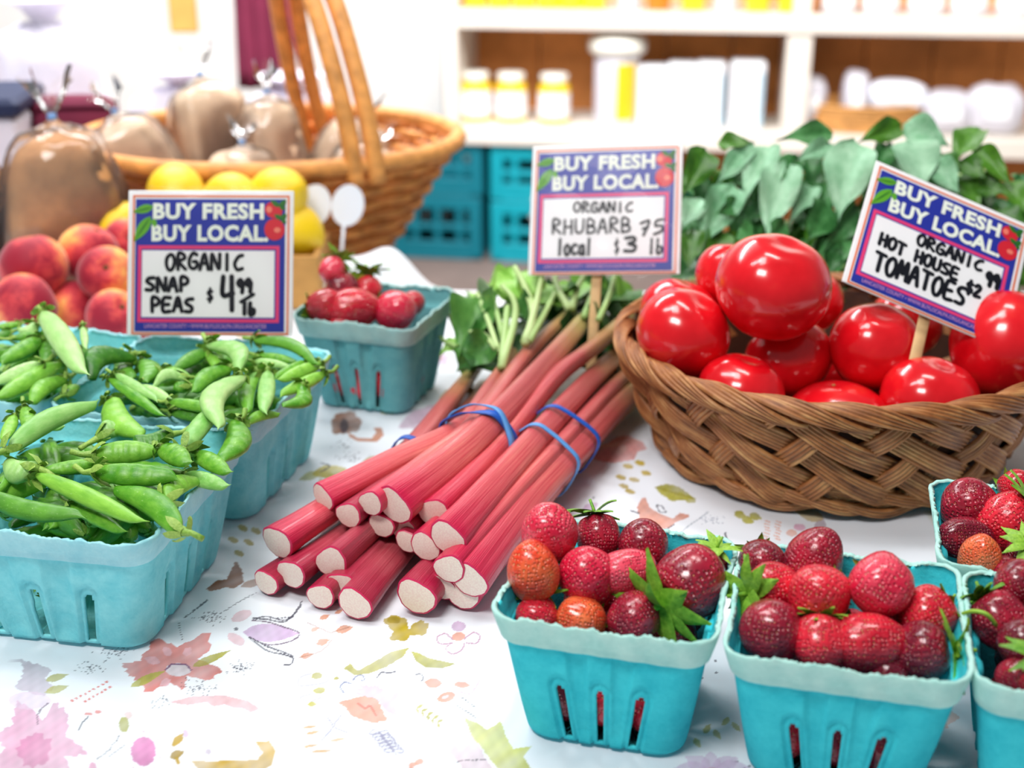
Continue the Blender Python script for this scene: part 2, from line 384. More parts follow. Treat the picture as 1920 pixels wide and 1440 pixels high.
for k in range(7):
    a_ = P6([(760 + k * 14, 1190 + k * 18)])[0]
    for s_ in (-1, 1): crv([a_, (a_[0] + s_ * 12, a_[1] - 5), (a_[0] + s_ * 18, a_[1] + 3), (a_[0] + s_ * 8, a_[1] + 4), a_], 1.2, c8(150, 150, 180), .7)
line(P6([(750, 1180), (860, 1330)]), 1.3, c8(150, 150, 180)); crv(P6([(440, 1110), (470, 1170), (400, 1250)]), 1.2, c8(150, 150, 180)); crv(P6([(520, 1090), (480, 1160), (560, 1200)]), 1.2, c8(170, 170, 190))
for k in range(5):
    a_ = P6([(985 + k * 32, 1045 + k * 22)])[0]; leafp(a_, (a_[0] + 12, a_[1] - 5), 5, OLIVE, .8); leafp(a_, (a_[0] + 3, a_[1] + 11), 5, OLIVE, .8)
ell(P6([(1085, 900)])[0], 15, 9, SALM, .8); ell(P6([(1260, 903)])[0], 14, 6, SALM, .8); ell(P6([(1170, 985)])[0], 17, 9, SALM, .9, -.3); ell(P6([(1165, 985)])[0], 7, 3, c8(235, 232, 240), .9, -.3)
crv(P6([(1250, 950), (1310, 960), (1350, 910), (1370, 870)]), 1.3, LILAC); dots(P6([(1240, 1040)])[0], P6([(1345, 1110)])[0], 8, 1.8, INK); dots(P6([(1270, 990)])[0], P6([(1340, 1040)])[0], 5, 1.8, INK)
poly(P6([(1275, 1110), (1300, 1125), (1370, 1150), (1420, 1190), (1500, 1140), (1540, 1230), (1580, 1300), (1690, 1280), (1640, 1350), (1700, 1440), (1500, 1440), (1420, 1350), (1330, 1230)]), c8(212, 216, 120), .9, .6)
spike(P6([(1262, 1120), (1320, 1210), (1400, 1350), (1460, 1430), (1280, 1440), (1230, 1360), (1165, 1300), (1230, 1260), (1215, 1205), (1265, 1180)]), c8(238, 214, 224), .8, .08, 4, 12)
dots(P6([(1215, 1375)])[0], P6([(1410, 1365)])[0], 16, 1.7, INK)
for c_ in ((960, 1385), (1000, 1365), (945, 1420), (990, 1420)): ell(P6([c_])[0], 9, 5, SALM, .9, -.4)
for c_, r_ in (((370, 845), 11), ((390, 938), 11), ((340, 1027), 8), ((490, 858), 5)): ell(P6([c_])[0], r_, r_ * .55, c8(200, 196, 80), .9, -.2)
crv(P6([(340, 830), (270, 860), (260, 910), (340, 905), (430, 880), (420, 830)]), 1.1, c8(200, 200, 214), .8); crv(P6([(340, 960), (270, 990), (330, 1010), (400, 980)]), 1.1, c8(200, 200, 214), .8)
for c_ in ((330, 1165), (345, 1200), (495, 1243), (325, 1280), (380, 1310), (420, 1312)): leafp(P6([(c_[0] - 45, c_[1] + 10)])[0], P6([(c_[0] + 55, c_[1] - 5)])[0], 5, c8(210, 170, 110), .8)
# bird and sprigs in front of the tomato basket
P3 = lambda L: [(900 + x / 2.769, 920 + y / 2.769) for x, y in L]
poly(P3([(815, 70), (840, 20), (860, 15), (880, 70), (940, 105), (1000, 130), (1040, 95), (1090, 105), (1080, 120), (1012, 150), (985, 180), (940, 185), (850, 158), (780, 150), (830, 125)]), c8(232, 162, 140), .95, .4)
line(P3([(915, 55), (935, 95), (970, 95), (945, 60), (915, 55)]), 2, INK); line(P3([(780, 88), (830, 105)]), 3, INK); crv(P3([(830, 160), (900, 180), (960, 190), (1010, 160)]), 1.6, INK)
leafp(P3([(530, 95)])[0], P3([(615, 45)])[0], 20, LILAC, .8); leafp(P3([(600, 110)])[0], P3([(650, 170)])[0], 18, LILAC, .8); ell(P3([(588, 18)])[0], 2.5, 2, INK)
crv(P3([(1230, 260), (1280, 240), (1275, 200)]), 4, INK); line(P3([(1030, 220), (1090, 160), (1190, 90)]), 1.2, c8(180, 190, 200)); spray(P3([(1200, 130)])[0], 26, 9, 40, 1.4, c8(150, 160, 180), 21)
for c_ in ((1350, 110), (1390, 140), (1430, 120), (1050, 10), (1090, 25), (1000, 14)): leafp(P3([(c_[0] - 30, c_[1] - 14)])[0], P3([(c_[0] + 35, c_[1] + 12)])[0], 15, OLIVE, .9)
for s_ in (0, 1):
    for k in range(7): line(P3([(1480 + s_ * 55 - k % 3 * 4, 140 + k * 16), (1510 + s_ * 55 - k % 3 * 4, 150 + k * 16)]), 2.2, SALM)
for c_, col_ in (((1660, 170), PINK), ((1745, 215), PINK), ((1620, 205), SALM)): ell(P3([c_])[0], 11, 7, col_, .7)
poly([(1098, 848), (1110, 835), (1140, 828), (1158, 815), (1180, 812), (1205, 825), (1214, 836), (1195, 842), (1190, 856), (1150, 862), (1120, 858)], c8(236, 164, 160), .9); ell((1158, 838), 16, 8, c8(244, 206, 196), .8)
for c_ in ((1178, 868), (1200, 862), (1165, 888), (1190, 892), (1170, 905), (1182, 915), (1212, 880)): ell(c_, 10, 4.5, c8(204, 178, 66), .9, .2)
leafp((1228, 905), (1305, 928), 26, OLIVE, .95, c8(150, 140, 40))
# motifs between the pea baskets and the rhubarb
spike([(620, 785), (632, 770), (660, 765), (678, 782), (672, 800), (650, 806), (625, 808)], BROWN, .85, .1, 4, 14); ell((645, 792), 8, 14, INK, .7)
poly([(652, 803), (670, 815), (695, 815), (706, 803), (700, 794), (716, 795), (720, 808), (705, 822), (672, 822), (655, 814)], c8(222, 148, 112), .95, .3)
leafp((678, 862), (740, 855), 20, c8(178, 150, 60), .9); leafp((585, 885), (650, 872), 26, c8(200, 184, 70), .9); leafp((600, 895), (612, 925), 16, c8(200, 184, 70), .8)
spike([(745, 795), (770, 765), (815, 752), (845, 772), (830, 790), (790, 800)], c8(216, 180, 206), .8, .1, 4, 15); ell((735, 763), 22, 6, c8(206, 186, 80), .9, -.2); leafp((700, 745), (760, 725), 20, c8(220, 186, 208), .8); poly([(822, 742), (836, 728), (862, 726), (850, 742), (832, 748)], c8(196, 164, 80), .9)
for c_ in ((436, 1005), (455, 985), (465, 1010), (448, 1030), (480, 990)): ell(c_, 10, 5, c8(190, 170, 80), .85, .4)
spike([(385, 1102), (405, 1085), (425, 1082), (440, 1045), (452, 1060), (458, 1085), (440, 1098), (420, 1098), (395, 1106)], BROWN, .9, .08, 3, 17); leafp((450, 1095), (500, 1078), 14, c8(190, 140, 110), .7)
spray((660, 855), 30, 10, 40, 1.2, INK, 23); spray((640, 830), 20, 8, 25, 1.2, INK, 24); crv([(600, 880), (618, 868), (600, 862)], 1.5, INK)

def cloth_height(X, Y):
    z = -.0026 + .0010 * np.sin(X * 31 + 4 * np.sin(Y * 9)) * np.sin(Y * 23 + 3 * np.sin(X * 11)) + .0004 * np.sin(X * 90 + Y * 60)
    d = (Y - .93 - .25 * X + .01 * np.sin(X * 30)); z += .0012 * np.exp(-(d / .006) ** 2)                    # creases
    d = (X + .05 - .4 * (Y - .5) + .008 * np.sin(Y * 40)); z += .0010 * np.exp(-(d / .005) ** 2) * (Y < .62)
    b = np.exp(-((X + .145) / .05) ** 2 - ((Y - 1.325) / .035) ** 2)                                          # bunched up at the far edge
    z += .058 * b * (1 + .18 * np.sin(X * 70 + Y * 40))
    z -= np.clip(.03 - Y, 0, 1) ** 1 * 1.6                                                                  # hangs over the near edge
    return np.minimum(z, .075)
Zc = cloth_height(GX, GY)
# far hem dropping behind the table
nh = 12; yh = np.linspace(1.347, 1.362, nh); hx, hy = np.meshgrid(XS, yh); hz = cloth_height(hx, np.full_like(hx, 1.345)) - ((hy - 1.345) / .017) ** 2 * .25
V = np.stack([np.concatenate([GX, hx]).ravel(), np.concatenate([GY, hy]).ravel(), np.concatenate([Zc, hz]).ravel()], 1).astype(np.float32)
nr, nc = len(YS) + nh, len(XS)
ii = (np.arange(nr - 1)[:, None] * nc + np.arange(nc - 1)[None]).ravel()
F = np.stack([ii, ii + 1, ii + nc + 1, ii + nc], 1).astype(np.int32)
me = bpy.data.meshes.new('tablecloth'); me.vertices.add(len(V)); me.vertices.foreach_set('co', V.ravel())
me.loops.add(F.size); me.loops.foreach_set('vertex_index', F.ravel()); me.polygons.add(len(F)); me.polygons.foreach_set('loop_start', np.arange(0, F.size, 4, dtype=np.int32)); me.polygons.foreach_set('loop_total', np.full(len(F), 4, np.int32))
me.update(calc_edges=True); me.polygons.foreach_set('use_smooth', np.ones(len(F), bool))
ca = me.color_attributes.new('print', 'FLOAT_COLOR', 'POINT')
C4 = np.ones((nr * nc, 4), np.float32); C4[:len(YS) * nc, :3] = PR.reshape(-1, 3); C4[len(YS) * nc:, :3] = c8(232, 236, 243); ca.data.foreach_set('color', C4.ravel())
t = NT('floral_print_cloth'); a = t.n('ShaderNodeAttribute'); a.attribute_name = 'print'; t.base(a.outputs['Color']); t.set(Roughness=.42); t.b.inputs['Specular IOR Level'].default_value = .35
t.bump(t.noise(t.coord(), 60, 4), .12, .002)
me.materials.append(t.m)
tag(inst('tablecloth', me), 'white floral tablecloth covering the market stall table', 'tablecloth')
# ------------------------------------------------------------------ pulp berry baskets
def pulp(name, c, c2):
    t = NT(name); co = t.coord(); n = t.noise(co, 70, 5, .65); n2 = t.noise(co, 420, 2)
    t.base(t.mix(t.math('MULTIPLY', n2, .25), t.ramp(n, [(.3, c), (.72, c2)]), tuple(min(1, x * 1.25 + .05) for x in c2)))
    t.set(Roughness=.85); t.b.inputs['Specular IOR Level'].default_value = .15
    t.bump(t.math('ADD', n, t.math('MULTIPLY', n2, .5)), .5, .0012)
    return t.m
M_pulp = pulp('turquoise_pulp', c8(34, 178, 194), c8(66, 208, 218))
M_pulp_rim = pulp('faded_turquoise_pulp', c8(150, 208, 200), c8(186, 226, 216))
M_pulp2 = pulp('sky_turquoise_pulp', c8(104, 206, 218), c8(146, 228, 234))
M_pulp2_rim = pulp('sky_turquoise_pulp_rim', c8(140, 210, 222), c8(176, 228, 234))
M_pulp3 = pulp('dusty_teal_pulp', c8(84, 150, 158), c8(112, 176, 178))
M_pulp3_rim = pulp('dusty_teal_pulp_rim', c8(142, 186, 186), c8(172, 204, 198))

def basket_meshes(w, wb, h, slots, seed, deep=1.0):
    """pressed pulp basket: fluted walls with arched slots, folded rim band; returns body and rim meshes"""
    r = random.Random(seed); n_side = 84; rc0 = .012
    # perimeter of a rounded square, parameter per side with corner fillets
    def ring(half, rc):
        pts = []; prm = []
        for s in range(4):
            a0 = s * math.pi / 2; cr, sr = math.cos(a0), math.sin(a0)
            L = half - rc
            for k in range(n_side):
                t = -1 + 2 * k / (n_side - 1); p = (t * L, -half); pts.append((p[0] * cr - p[1] * sr, p[0] * sr + p[1] * cr)); prm.append((s, t, (sr, -cr)))
            for k in range(1, 6):
                g = -math.pi / 2 + k / 6 * math.pi / 2; p = (L + rc * math.cos(g), -L + rc * math.sin(g))
                nx, ny = math.cos(g), math.sin(g)
                pts.append((p[0] * cr - p[1] * sr, p[0] * sr + p[1] * cr)); prm.append((s, 2.0, (nx * cr - ny * sr, nx * sr + ny * cr)))
        return pts, prm
    nz = 34; zs = [h * .80 * k / nz for k in range(nz + 1)]
    cent = [-.62, 0, .62] if slots == 3 else [-.72, -.26, .22, .70]
    sw = .070 if w < .12 else .056
    stop = h * .50
    verts = []; faces = []; N = None
    def half_at(z): return (wb + (w - wb) * (z / h) ** .9) / 2
    for z in zs:
        half = half_at(z); pts, prm = ring(half, rc0 + .004 * (1 - z / h)); N = len(pts)
        for (p, (s, t, nn)) in zip(pts, prm):
            off = 0.0
            if t < 1.5:
                L = half
                for c in cent:
                    d = abs(t - c) * L                       # metres from the slot axis
                    zz = max(0.0, z - (stop - .004)); dd = math.hypot(d, zz)
                    if dd < .0085: off -= .0018 * deep * min(1, (.0085 - dd) / .0016)
                    if dd < .0056: off += .0008
                for c in [(cent[i] + cent[i + 1]) / 2 for i in range(len(cent) - 1)]:      # flutes between the slots
                    d = abs(t - c) / .15
                    if d < 1: off -= .0022 * deep * (1 - d ** 4) * min(1, z / (h * .1)) * (1 if z < h * .79 else 0)
            verts.append((p[0] + nn[0] * off, p[1] + nn[1] * off, z))
    for i in range(nz):
        z = (zs[i] + zs[i + 1]) / 2; L = half_at(z)
        for k in range(N):
            k2 = (k + 1) % N; s, t, _ = prm[k]; t2 = prm[k2][1] if prm[k2][0] == s and prm[k2][1] < 1.5 else None
            if t < 1.5 and t2 is not None:
                tm = (t + t2) / 2; hole = False
                for c in cent:
                    d = abs(tm - c); zz = max(0, (z - stop + .006) / L)
                    if math.hypot(d, zz) < sw and z > h * .035: hole = True
                if hole: continue
            faces.append((i * N + k, i * N + k2, (i + 1) * N + k2, (i + 1) * N + k))
    c = len(verts); verts.append((0, 0, 0.0008))
    for k in range(N): faces.append((c, (k + 1) % N, k))
    bo = obj('body', verts, faces, None); so = bo.modifiers.new('thickness', 'SOLIDIFY'); so.thickness = .0022; so.offset = -1
    # rim band: steps outward, ragged top edge
    verts = []; faces = []; rows = [(.775, -.0002), (.785, .0016), (.86, .0022), (.94, .0028), (.985, .0030), (1.0, .0022)]
    ph = [r.uniform(0, 6.28) for _ in range(6)]
    for ri, (zt, o_) in enumerate(rows):
        z = zt * h; pts, prm = ring(half_at(z), rc0)
        for k, (p, (s, t, nn)) in enumerate(zip(pts, prm)):
            g = 2 * math.pi * k / N
            wob = (math.sin(5 * g + ph[0]) * .0009 + math.sin(13 * g + ph[1]) * .0006 + math.sin(41 * g + ph[2]) * .0003)
            dz = (wob * 1.0 + (r.uniform(-.0006, .0006) if ri >= 4 else 0)) * (zt - .775) / .225
            dn = o_ + math.sin(4 * g + ph[3]) * .0008 * (zt - .775) / .225 + math.sin(23 * g + ph[4]) * .00025
            verts.append((p[0] + nn[0] * dn, p[1] + nn[1] * dn, z + dz))
    for i in range(len(rows) - 1):
        for k in range(N): faces.append((i * N + k, i * N + (k + 1) % N, (i + 1) * N + (k + 1) % N, (i + 1) * N + k))
    ro = obj('rim', verts, faces, None); so = ro.modifiers.new('thickness', 'SOLIDIFY'); so.thickness = .0026; so.offset = -1; so.material_offset = 1; so.material_offset_rim = 0
    ro.data.materials.append(M_pulp); ro.data.materials.append(M_pulp)
    return bo, ro
def bake(o, mat):
    dg = bpy.context.evaluated_depsgraph_get(); me = bpy.data.meshes.new_from_object(o.evaluated_get(dg)); idx = np.zeros(len(me.polygons), np.int32); me.polygons.foreach_get('material_index', idx); me.materials.clear()
    for m_ in (mat if isinstance(mat, tuple) else (mat,)): me.materials.append(m_)
    me.polygons.foreach_set('material_index', idx)
    me.polygons.foreach_set('use_smooth', [True] * len(me.polygons)); me.name = o.name; bpy.data.objects.remove(o); return me
def place_basket(x, y, rot, label, group, mats, w, wb, h, slots, seed, deep=1.0):
    b, r = basket_meshes(w, wb, h, slots, seed, deep)
    t = thing('berry_basket', label, 'basket', (x, y, 0), (0, 0, math.radians(rot)), group)
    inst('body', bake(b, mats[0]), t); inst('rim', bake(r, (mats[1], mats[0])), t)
    return t
BG = 'turquoise pulp baskets on the tablecloth'
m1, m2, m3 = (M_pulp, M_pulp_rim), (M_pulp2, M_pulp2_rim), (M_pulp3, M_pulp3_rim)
place_basket(.0561, .609, -15, 'turquoise pulp basket of strawberries nearest the rhubarb cut ends', BG, m1, .107, .084, .077, 3, 1)
place_basket(.1674, .5775, -14, 'turquoise pulp basket of strawberries in the middle of the front row', BG, m1, .109, .084, .077, 3, 2)
place_basket(.2765, .550, -14, 'turquoise strawberry basket cut off by the right edge of the photo at the bottom', BG, m1, .107, .084, .077, 3, 3)
place_basket(.2945, .6649, -14, 'small turquoise strawberry basket standing right in front of the wicker tomato basket', BG, m1, .107, .084, .075, 3, 4)
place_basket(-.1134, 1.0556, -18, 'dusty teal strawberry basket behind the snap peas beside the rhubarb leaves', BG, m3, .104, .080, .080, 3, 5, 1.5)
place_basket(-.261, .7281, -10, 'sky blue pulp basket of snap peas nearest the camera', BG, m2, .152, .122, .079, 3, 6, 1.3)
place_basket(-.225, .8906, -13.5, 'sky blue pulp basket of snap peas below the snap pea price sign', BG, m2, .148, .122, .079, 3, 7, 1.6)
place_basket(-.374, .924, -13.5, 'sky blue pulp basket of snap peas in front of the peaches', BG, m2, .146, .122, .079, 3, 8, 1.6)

# ------------------------------------------------------------------ strawberries
def berry_mat(name, c, c2, seed_c=c8(232, 190, 110)):
    t = NT(name); co = t.coord(); oi = t.n('ShaderNodeObjectInfo')
    v = t.n('ShaderNodeTexVoronoi'); v.inputs['Scale'].default_value = 7.6; v.inputs['Randomness'].default_value = .45; t.l(co, v.inputs['Vector'])
    d = v.outputs['Distance']; n = t.noise(co, 1.6, 3)
    flesh = t.ramp(t.math('ADD', n, t.math('MULTIPLY', t.math('SUBTRACT', oi.outputs['Random'], .5), .3)), [(.32, c), (.72, c2)])
    seed = t.ramp(d, [(.0, (1, 1, 1)), (.10, (1, 1, 1)), (.15, (0, 0, 0))])
    t.base(t.mix(seed, flesh, seed_c)); t.set(Roughness=.24, Coat_Weight=.35, Coat_Roughness=.12); t.b.inputs['Specular IOR Level'].default_value = .6
    pit = t.ramp(d, [(.0, (.55,) * 3), (.16, (.5,) * 3), (.22, (.1,) * 3), (.5, (.9,) * 3)])
    t.bump(pit, .8, .0011)
    return t.m
M_b = {'red': berry_mat('strawberry_red', c8(190, 12, 40), c8(232, 40, 60)), 'pink': berry_mat('strawberry_pink', c8(214, 24, 62), c8(240, 78, 100), c8(250, 200, 160)),
       'dark': berry_mat('strawberry_dark', c8(112, 10, 36), c8(176, 24, 52), c8(214, 140, 90)), 'orange': berry_mat('strawberry_orange', c8(228, 58, 26), c8(250, 120, 70), c8(252, 214, 120))}
def leaf_green(name, c, c2, rough=.4, back=None):
    t = NT(name); co = t.coord(); oi = t.n('ShaderNodeObjectInfo'); n = t.noise(co, 9, 3)
    t.base(t.ramp(t.math('ADD', t.math('MULTIPLY', n, .7), t.math('MULTIPLY', oi.outputs['Random'], .3)), [(.25, c), (.75, c2)]))
    t.set(Roughness=rough); t.b.inputs['Specular IOR Level'].default_value = .45; t.bump(n, .3, .0015)
    return t.m
M_calyx = leaf_green('strawberry_calyx_green', c8(72, 136, 24), c8(158, 204, 70), .5)
def berry_mesh(kind, seed):
    v, f = sphere_pts(28, 20); r = random.Random(seed)
    th = np.arccos(np.clip(v[:, 2], -1, 1))                # z=+1: tip, z=-1: stem end
    if kind == 'cone': rad = np.sin(th) ** .9 * (.62 + .34 * th / math.pi + .12 * np.sin(th)); z = v[:, 2] * 1.12
    elif kind == 'round': rad = np.sin(th) ** .92 * (.86 + .12 * th / math.pi); z = v[:, 2] * .98
    elif kind == 'blunt': rad = np.sin(th) ** .8 * (.84 + .16 * th / math.pi); z = np.sign(v[:, 2]) * np.abs(v[:, 2]) ** 1.1 * 1.0
    else: rad = np.sin(th) ** .9 * (.9 + .1 * th / math.pi); z = v[:, 2] * .9
    hyp = np.maximum(np.hypot(v[:, 0], v[:, 1]), 1e-6); ca, sa = v[:, 0] / hyp, v[:, 1] / hyp
    P = np.stack([ca * rad, sa * rad, z], 1)
    if kind == 'wide': P[:, 0] *= 1.25; P[:, 2] += .10 * np.abs(ca) * np.sin(th); P[:, 1] *= .92
    P *= (1 + .075 * vnoise(v, 2.4, seed))[:, None]
    dim = np.exp(-((math.pi - th) / .35) ** 2); P[:, 2] += dim * .22        # hollow where the calyx sits
    o = obj('fruit', P, f, M_b['red']); return take_mesh(o)
BERRY = {k: [berry_mesh(k, 10 * i + j) for j in range(2)] for i, k in enumerate(('cone', 'round', 'blunt', 'wide'))}
BERRYC = {}
def berry_data(kind, j, col):
    key = (kind, j, col)
    if key not in BERRYC:
        me = BERRY[kind][j].copy(); me.materials.clear(); me.materials.append(M_b[col]); BERRYC[key] = me
    return BERRYC[key]
def calyx_mesh(seed, spread=1.0):
    r = random.Random(seed); o = MB(); n = r.choice([10, 11, 12])
    for k in range(n):
        g = 2 * math.pi * (k + r.uniform(-.25, .25)) / n; L = r.uniform(.75, 1.1) * spread; w = r.uniform(.17, .25); lift = r.uniform(-.4, .8)
        rows = []
        for i in range(6):
            t = i / 5; ww = w * math.sin(math.pi * (.12 + .88 * t) ** .75) * (1 if t < 1 else 0) + .004
            x = L * t; z = -.82 - .16 * math.sin(t * 2.2) * (1 - lift) + lift * t * .45
            rows.append(((x, -ww, z + .06), (x, 0, z), (x, ww, z + .06)))
        vs = [p for row in rows for p in row]; cg, sg = math.cos(g), math.sin(g)
        vs = [(p[0] * cg - p[1] * sg, p[0] * sg + p[1] * cg, p[2]) for p in vs]
        fs = [(i * 3 + j, i * 3 + j + 1, i * 3 + j + 4, i * 3 + j + 3) for i in range(5) for j in range(2)]
        o.add(vs, fs)
    return take_mesh(o.obj('calyx', M_calyx))
CALYX = [calyx_mesh(i) for i in range(4)]
o = MB(); o.tube([(0, 0, -.8), (.05, .03, -1.0), (.16, .08, -1.3)], [.07, .055, .05], 7); BSTEM = take_mesh(o.obj('stem', M_calyx))
def strawberry(x, y, z, r, kind, col, tipdir, label, calyx=True, group=None, cs=1.0, name='strawberry'):
    """tipdir: where the pointed end looks, in view terms (right, up, towards camera)"""
    d = Vector(tipdir); w = Vector((1, 0, 0)) * d.x + Vector((0, SN, CS)) * d.y + Vector((0, -CS, SN)) * d.z
    q = w.to_track_quat('Z', 'Y')
    t = thing(name, label, 'strawberry', (x, y, z), (0, 0, 0), group); t.rotation_euler = q.to_euler()
    j = rnd.randrange(2)
    k = inst('fruit', berry_data(kind, j, col), t, rot=(0, 0, rnd.uniform(0, 6.28) if kind != 'wide' else 0), scale=(r * 1.17,) * 3)
    if calyx:
        c_ = inst('calyx', CALYX[rnd.randrange(4)], t, rot=(0, 0, rnd.uniform(0, 6.28)), scale=(r * cs * 1.12,) * 3); inst('stem', BSTEM, c_)
    return t
GE, GF, GG_, GH, GD = ('strawberries in the basket nearest the rhubarb', 'strawberries in the middle front basket', 'strawberries in the basket at the right edge', 'strawberries in the basket by the wicker', 'strawberries behind the snap peas')
W1, W2, W3, W4, W5 = 'the basket nearest the rhubarb', 'the middle front basket', 'the bottom right basket', 'the basket before the wicker', 'the teal basket behind the peas'
S = strawberry
S(.0200, .6348, .0889, .0140, 'round', 'pink', (-.2, .75, .5), 'bright pink-red strawberry highest at the back left of ' + W1, True, GE)
S(.0114, .6089, .0800, .0130, 'cone', 'orange', (-.15, .95, .35), 'orange strawberry standing tip up at the left of ' + W1, True, GE, 1.15)
S(.0395, .6160, .0725, .0145, 'round', 'pink', (.0, .3, .9), 'round pink-red strawberry beside the orange one in ' + W1, False, GE)
S(.0605, .6180, .0738, .0116, 'wide', 'pink', (.2, .5, .8), 'lobed pink strawberry at the centre of ' + W1, False, GE)
S(.0711, .6413, .0770, .0128, 'round', 'dark', (-.2, .6, .6), 'dark red strawberry against the back wall of ' + W1, True, GE)
S(.0471, .6529, .0760, .0115, 'round', 'dark', (.1, -.9, .3), 'dark strawberry under upturned green leaves at the back of ' + W1, True, GE, 1.3)
S(.0930, .6090, .0725, .0180, 'round', 'dark', (.62, .35, -.45), 'largest dark strawberry at the right of ' + W1, True, GE, 1.5)
S(.0632, .5960, .0590, .0130, 'round', 'dark', (-.6, -.3, .3), 'dark strawberry below the big leafy calyx in ' + W1, True, GE, 1.2)
S(.0353, .5990, .0560, .0122, 'blunt', 'orange', (-.5, .2, .8), 'low orange-red strawberry half hidden by the front rim of ' + W1, True, GE)
S(.0130, .5980, .0580, .0105, 'round', 'red', (-.1, .1, .9), 'small low red strawberry in the left front corner of ' + W1, False, GE)
S(.1080, .6270, .0725, .0072, 'round', 'red', (-.1, -.9, -.3), 'tiny strawberry with green leaves in the far right corner of ' + W1, True, GE, 1.6)
S(.1329, .6250, .0751, .0120, 'round', 'dark', (.0, -.2, .9), 'dark strawberry in the far left corner of ' + W2, True, GF)
S(.1596, .6180, .0815, .0140, 'cone', 'dark', (.35, .85, .3), 'dark pointed strawberry tip up at the back of ' + W2, False, GF)
S(.1350, .6030, .0721, .0130, 'round', 'red', (.75, .05, -.45), 'red strawberry with broad green leaves at the left wall of ' + W2, True, GF, 1.45)
S(.1546, .5849, .0800, .0148, 'blunt', 'red', (-.5, .2, .8), 'large blunt red strawberry in the centre of ' + W2, True, GF)
S(.1853, .5842, .0850, .0152, 'round', 'pink', (-.15, -.1, .98), 'brightest red round strawberry on top of ' + W2, True, GF)
S(.2075, .5791, .0715, .0128, 'blunt', 'red', (-.8, -.35, .1), 'red strawberry lying against the right wall of ' + W2, True, GF)
S(.1285, .5690, .0679, .0146, 'blunt', 'dark', (-.3, .2, .9), 'wide maroon strawberry in the left front corner of ' + W2, False, GF)
S(.1512, .5616, .0667, .0130, 'round', 'red', (-.1, -.8, .35), 'red strawberry with leaves on top at the front of ' + W2, True, GF)
S(.1746, .5610, .0671, .0138, 'wide', 'red', (.0, .1, .95), 'twin-lobed strawberry behind the front rim of ' + W2, False, GF)
S(.1922, .5900, .0620, .0108, 'round', 'red', (.1, .4, .85), 'small strawberry tucked below the brightest one in ' + W2, False, GF)
S(.1990, .5560, .0650, .0134, 'round', 'dark', (-.75, -.1, -.35), 'dark strawberry with leaves to the right in the front right of ' + W2, True, GF, 1.35)
S(.1835, .5520, .0545, .0094, 'round', 'dark', (.0, .2, .9), 'lowest dark strawberry behind the front rim of ' + W2, False, GF)
sg = S(.2450, .5800, .0673, .0136, 'round', 'dark', (.45, -.7, .3), 'strawberry with a long curved stem in ' + W3, True, GG_, 1.1)
bpy.context.view_layer.update(); mi = sg.matrix_basis.inverted(); o = MB(); o.tube([mi @ p for p in spline([PY(1802, 1152, .574), PY(1825, 1146, .566), PY(1850, 1152, .562), PY(1868, 1172, .563)], 14)], [.0011] * 14, 7); o.obj('long_stem', M_calyx, sg)
S(.2600, .5980, .0774, .0120, 'round', 'dark', (.1, .3, .9), 'purple-black strawberry at the back of ' + W3, False, GG_)
S(.2500, .5580, .0680, .0118, 'blunt', 'dark', (-.6, .2, .7), 'crimson strawberry at the middle of ' + W3, False, GG_)
S(.2440, .5460, .0560, .0100, 'round', 'dark', (-.2, .1, .9), 'shaded low strawberry near the left wall of ' + W3, False, GG_)
S(.2480, .5270, .0680, .0110, 'round', 'red', (.2, -.8, -.4), 'strawberry hidden under bright green leaves at the front of ' + W3, True, GG_, 1.45)
S(.2750, .5750, .0720, .0125, 'round', 'red', (-.1, .4, .8), 'round strawberry cut by the photo edge in ' + W3, False, GG_)
S(.2740, .5420, .0707, .0120, 'cone', 'red', (.3, .4, .8), 'pointed strawberry cut by the photo edge in ' + W3, False, GG_)
S(.2690, .7030, .0693, .0155, 'round', 'dark', (-.2, .7, .6), 'dark red strawberry in the far left corner of ' + W4, False, GH)
S(.2842, .6840, .0684, .0150, 'cone', 'red', (-.6, -.55, -.25), 'red strawberry tip down under yellow-green leaves in ' + W4, True, GH, 1.3)
S(.2590, .6770, .0620, .0118, 'wide', 'dark', (.0, .2, .95), 'dull dark strawberry in the middle left of ' + W4, False, GH)
S(.2575, .6480, .0660, .0110, 'cone', 'orange', (-.1, .8, .5), 'small orange-red strawberry tip up at the front left of ' + W4, False, GH)
S(.2979, .7090, .0793, .0098, 'round', 'red', (.1, .2, .9), 'small red strawberry behind the leaves of ' + W4, True, GH, 1.2)
S(.2850, .6490, .0660, .0116, 'round', 'dark', (.2, -.5, -.6), 'strawberry with yellow-green leaves at the front of ' + W4, True, GH, 1.3)
S(.2710, .6400, .0600, .0094, 'round', 'dark', (.0, .1, .9), 'shaded strawberry behind the front rim of ' + W4, False, GH)
S(.3138, .6900, .0700, .0138, 'round', 'red', (-.4, .3, .8), 'strawberry cut by the right photo edge in ' + W4, True, GH)
S(-.1520, 1.0380, .0820, .0140, 'blunt', 'red', (.7, .1, .3), 'red strawberry beside the sign edge in ' + W5, True, GD, 1.1)
S(-.1305, 1.0400, .0800, .0165, 'wide', 'red', (.3, -.3, .9), 'wide red strawberry in the front centre of ' + W5, True, GD, .8)
S(-.0950, 1.0400, .0785, .0150, 'blunt', 'pink', (.7, .1, .6), 'light red strawberry lying to the right in ' + W5, True, GD)
S(-.1420, 1.0640, .0892, .0125, 'round', 'dark', (-.3, -.5, .8), 'dark strawberry in the second row of ' + W5, True, GD, 1.2)
S(-.1500, 1.0700, .1030, .0105, 'round', 'pink', (-.2, -.7, .5), 'topmost pink strawberry with leaves in ' + W5, True, GD, 1.5)
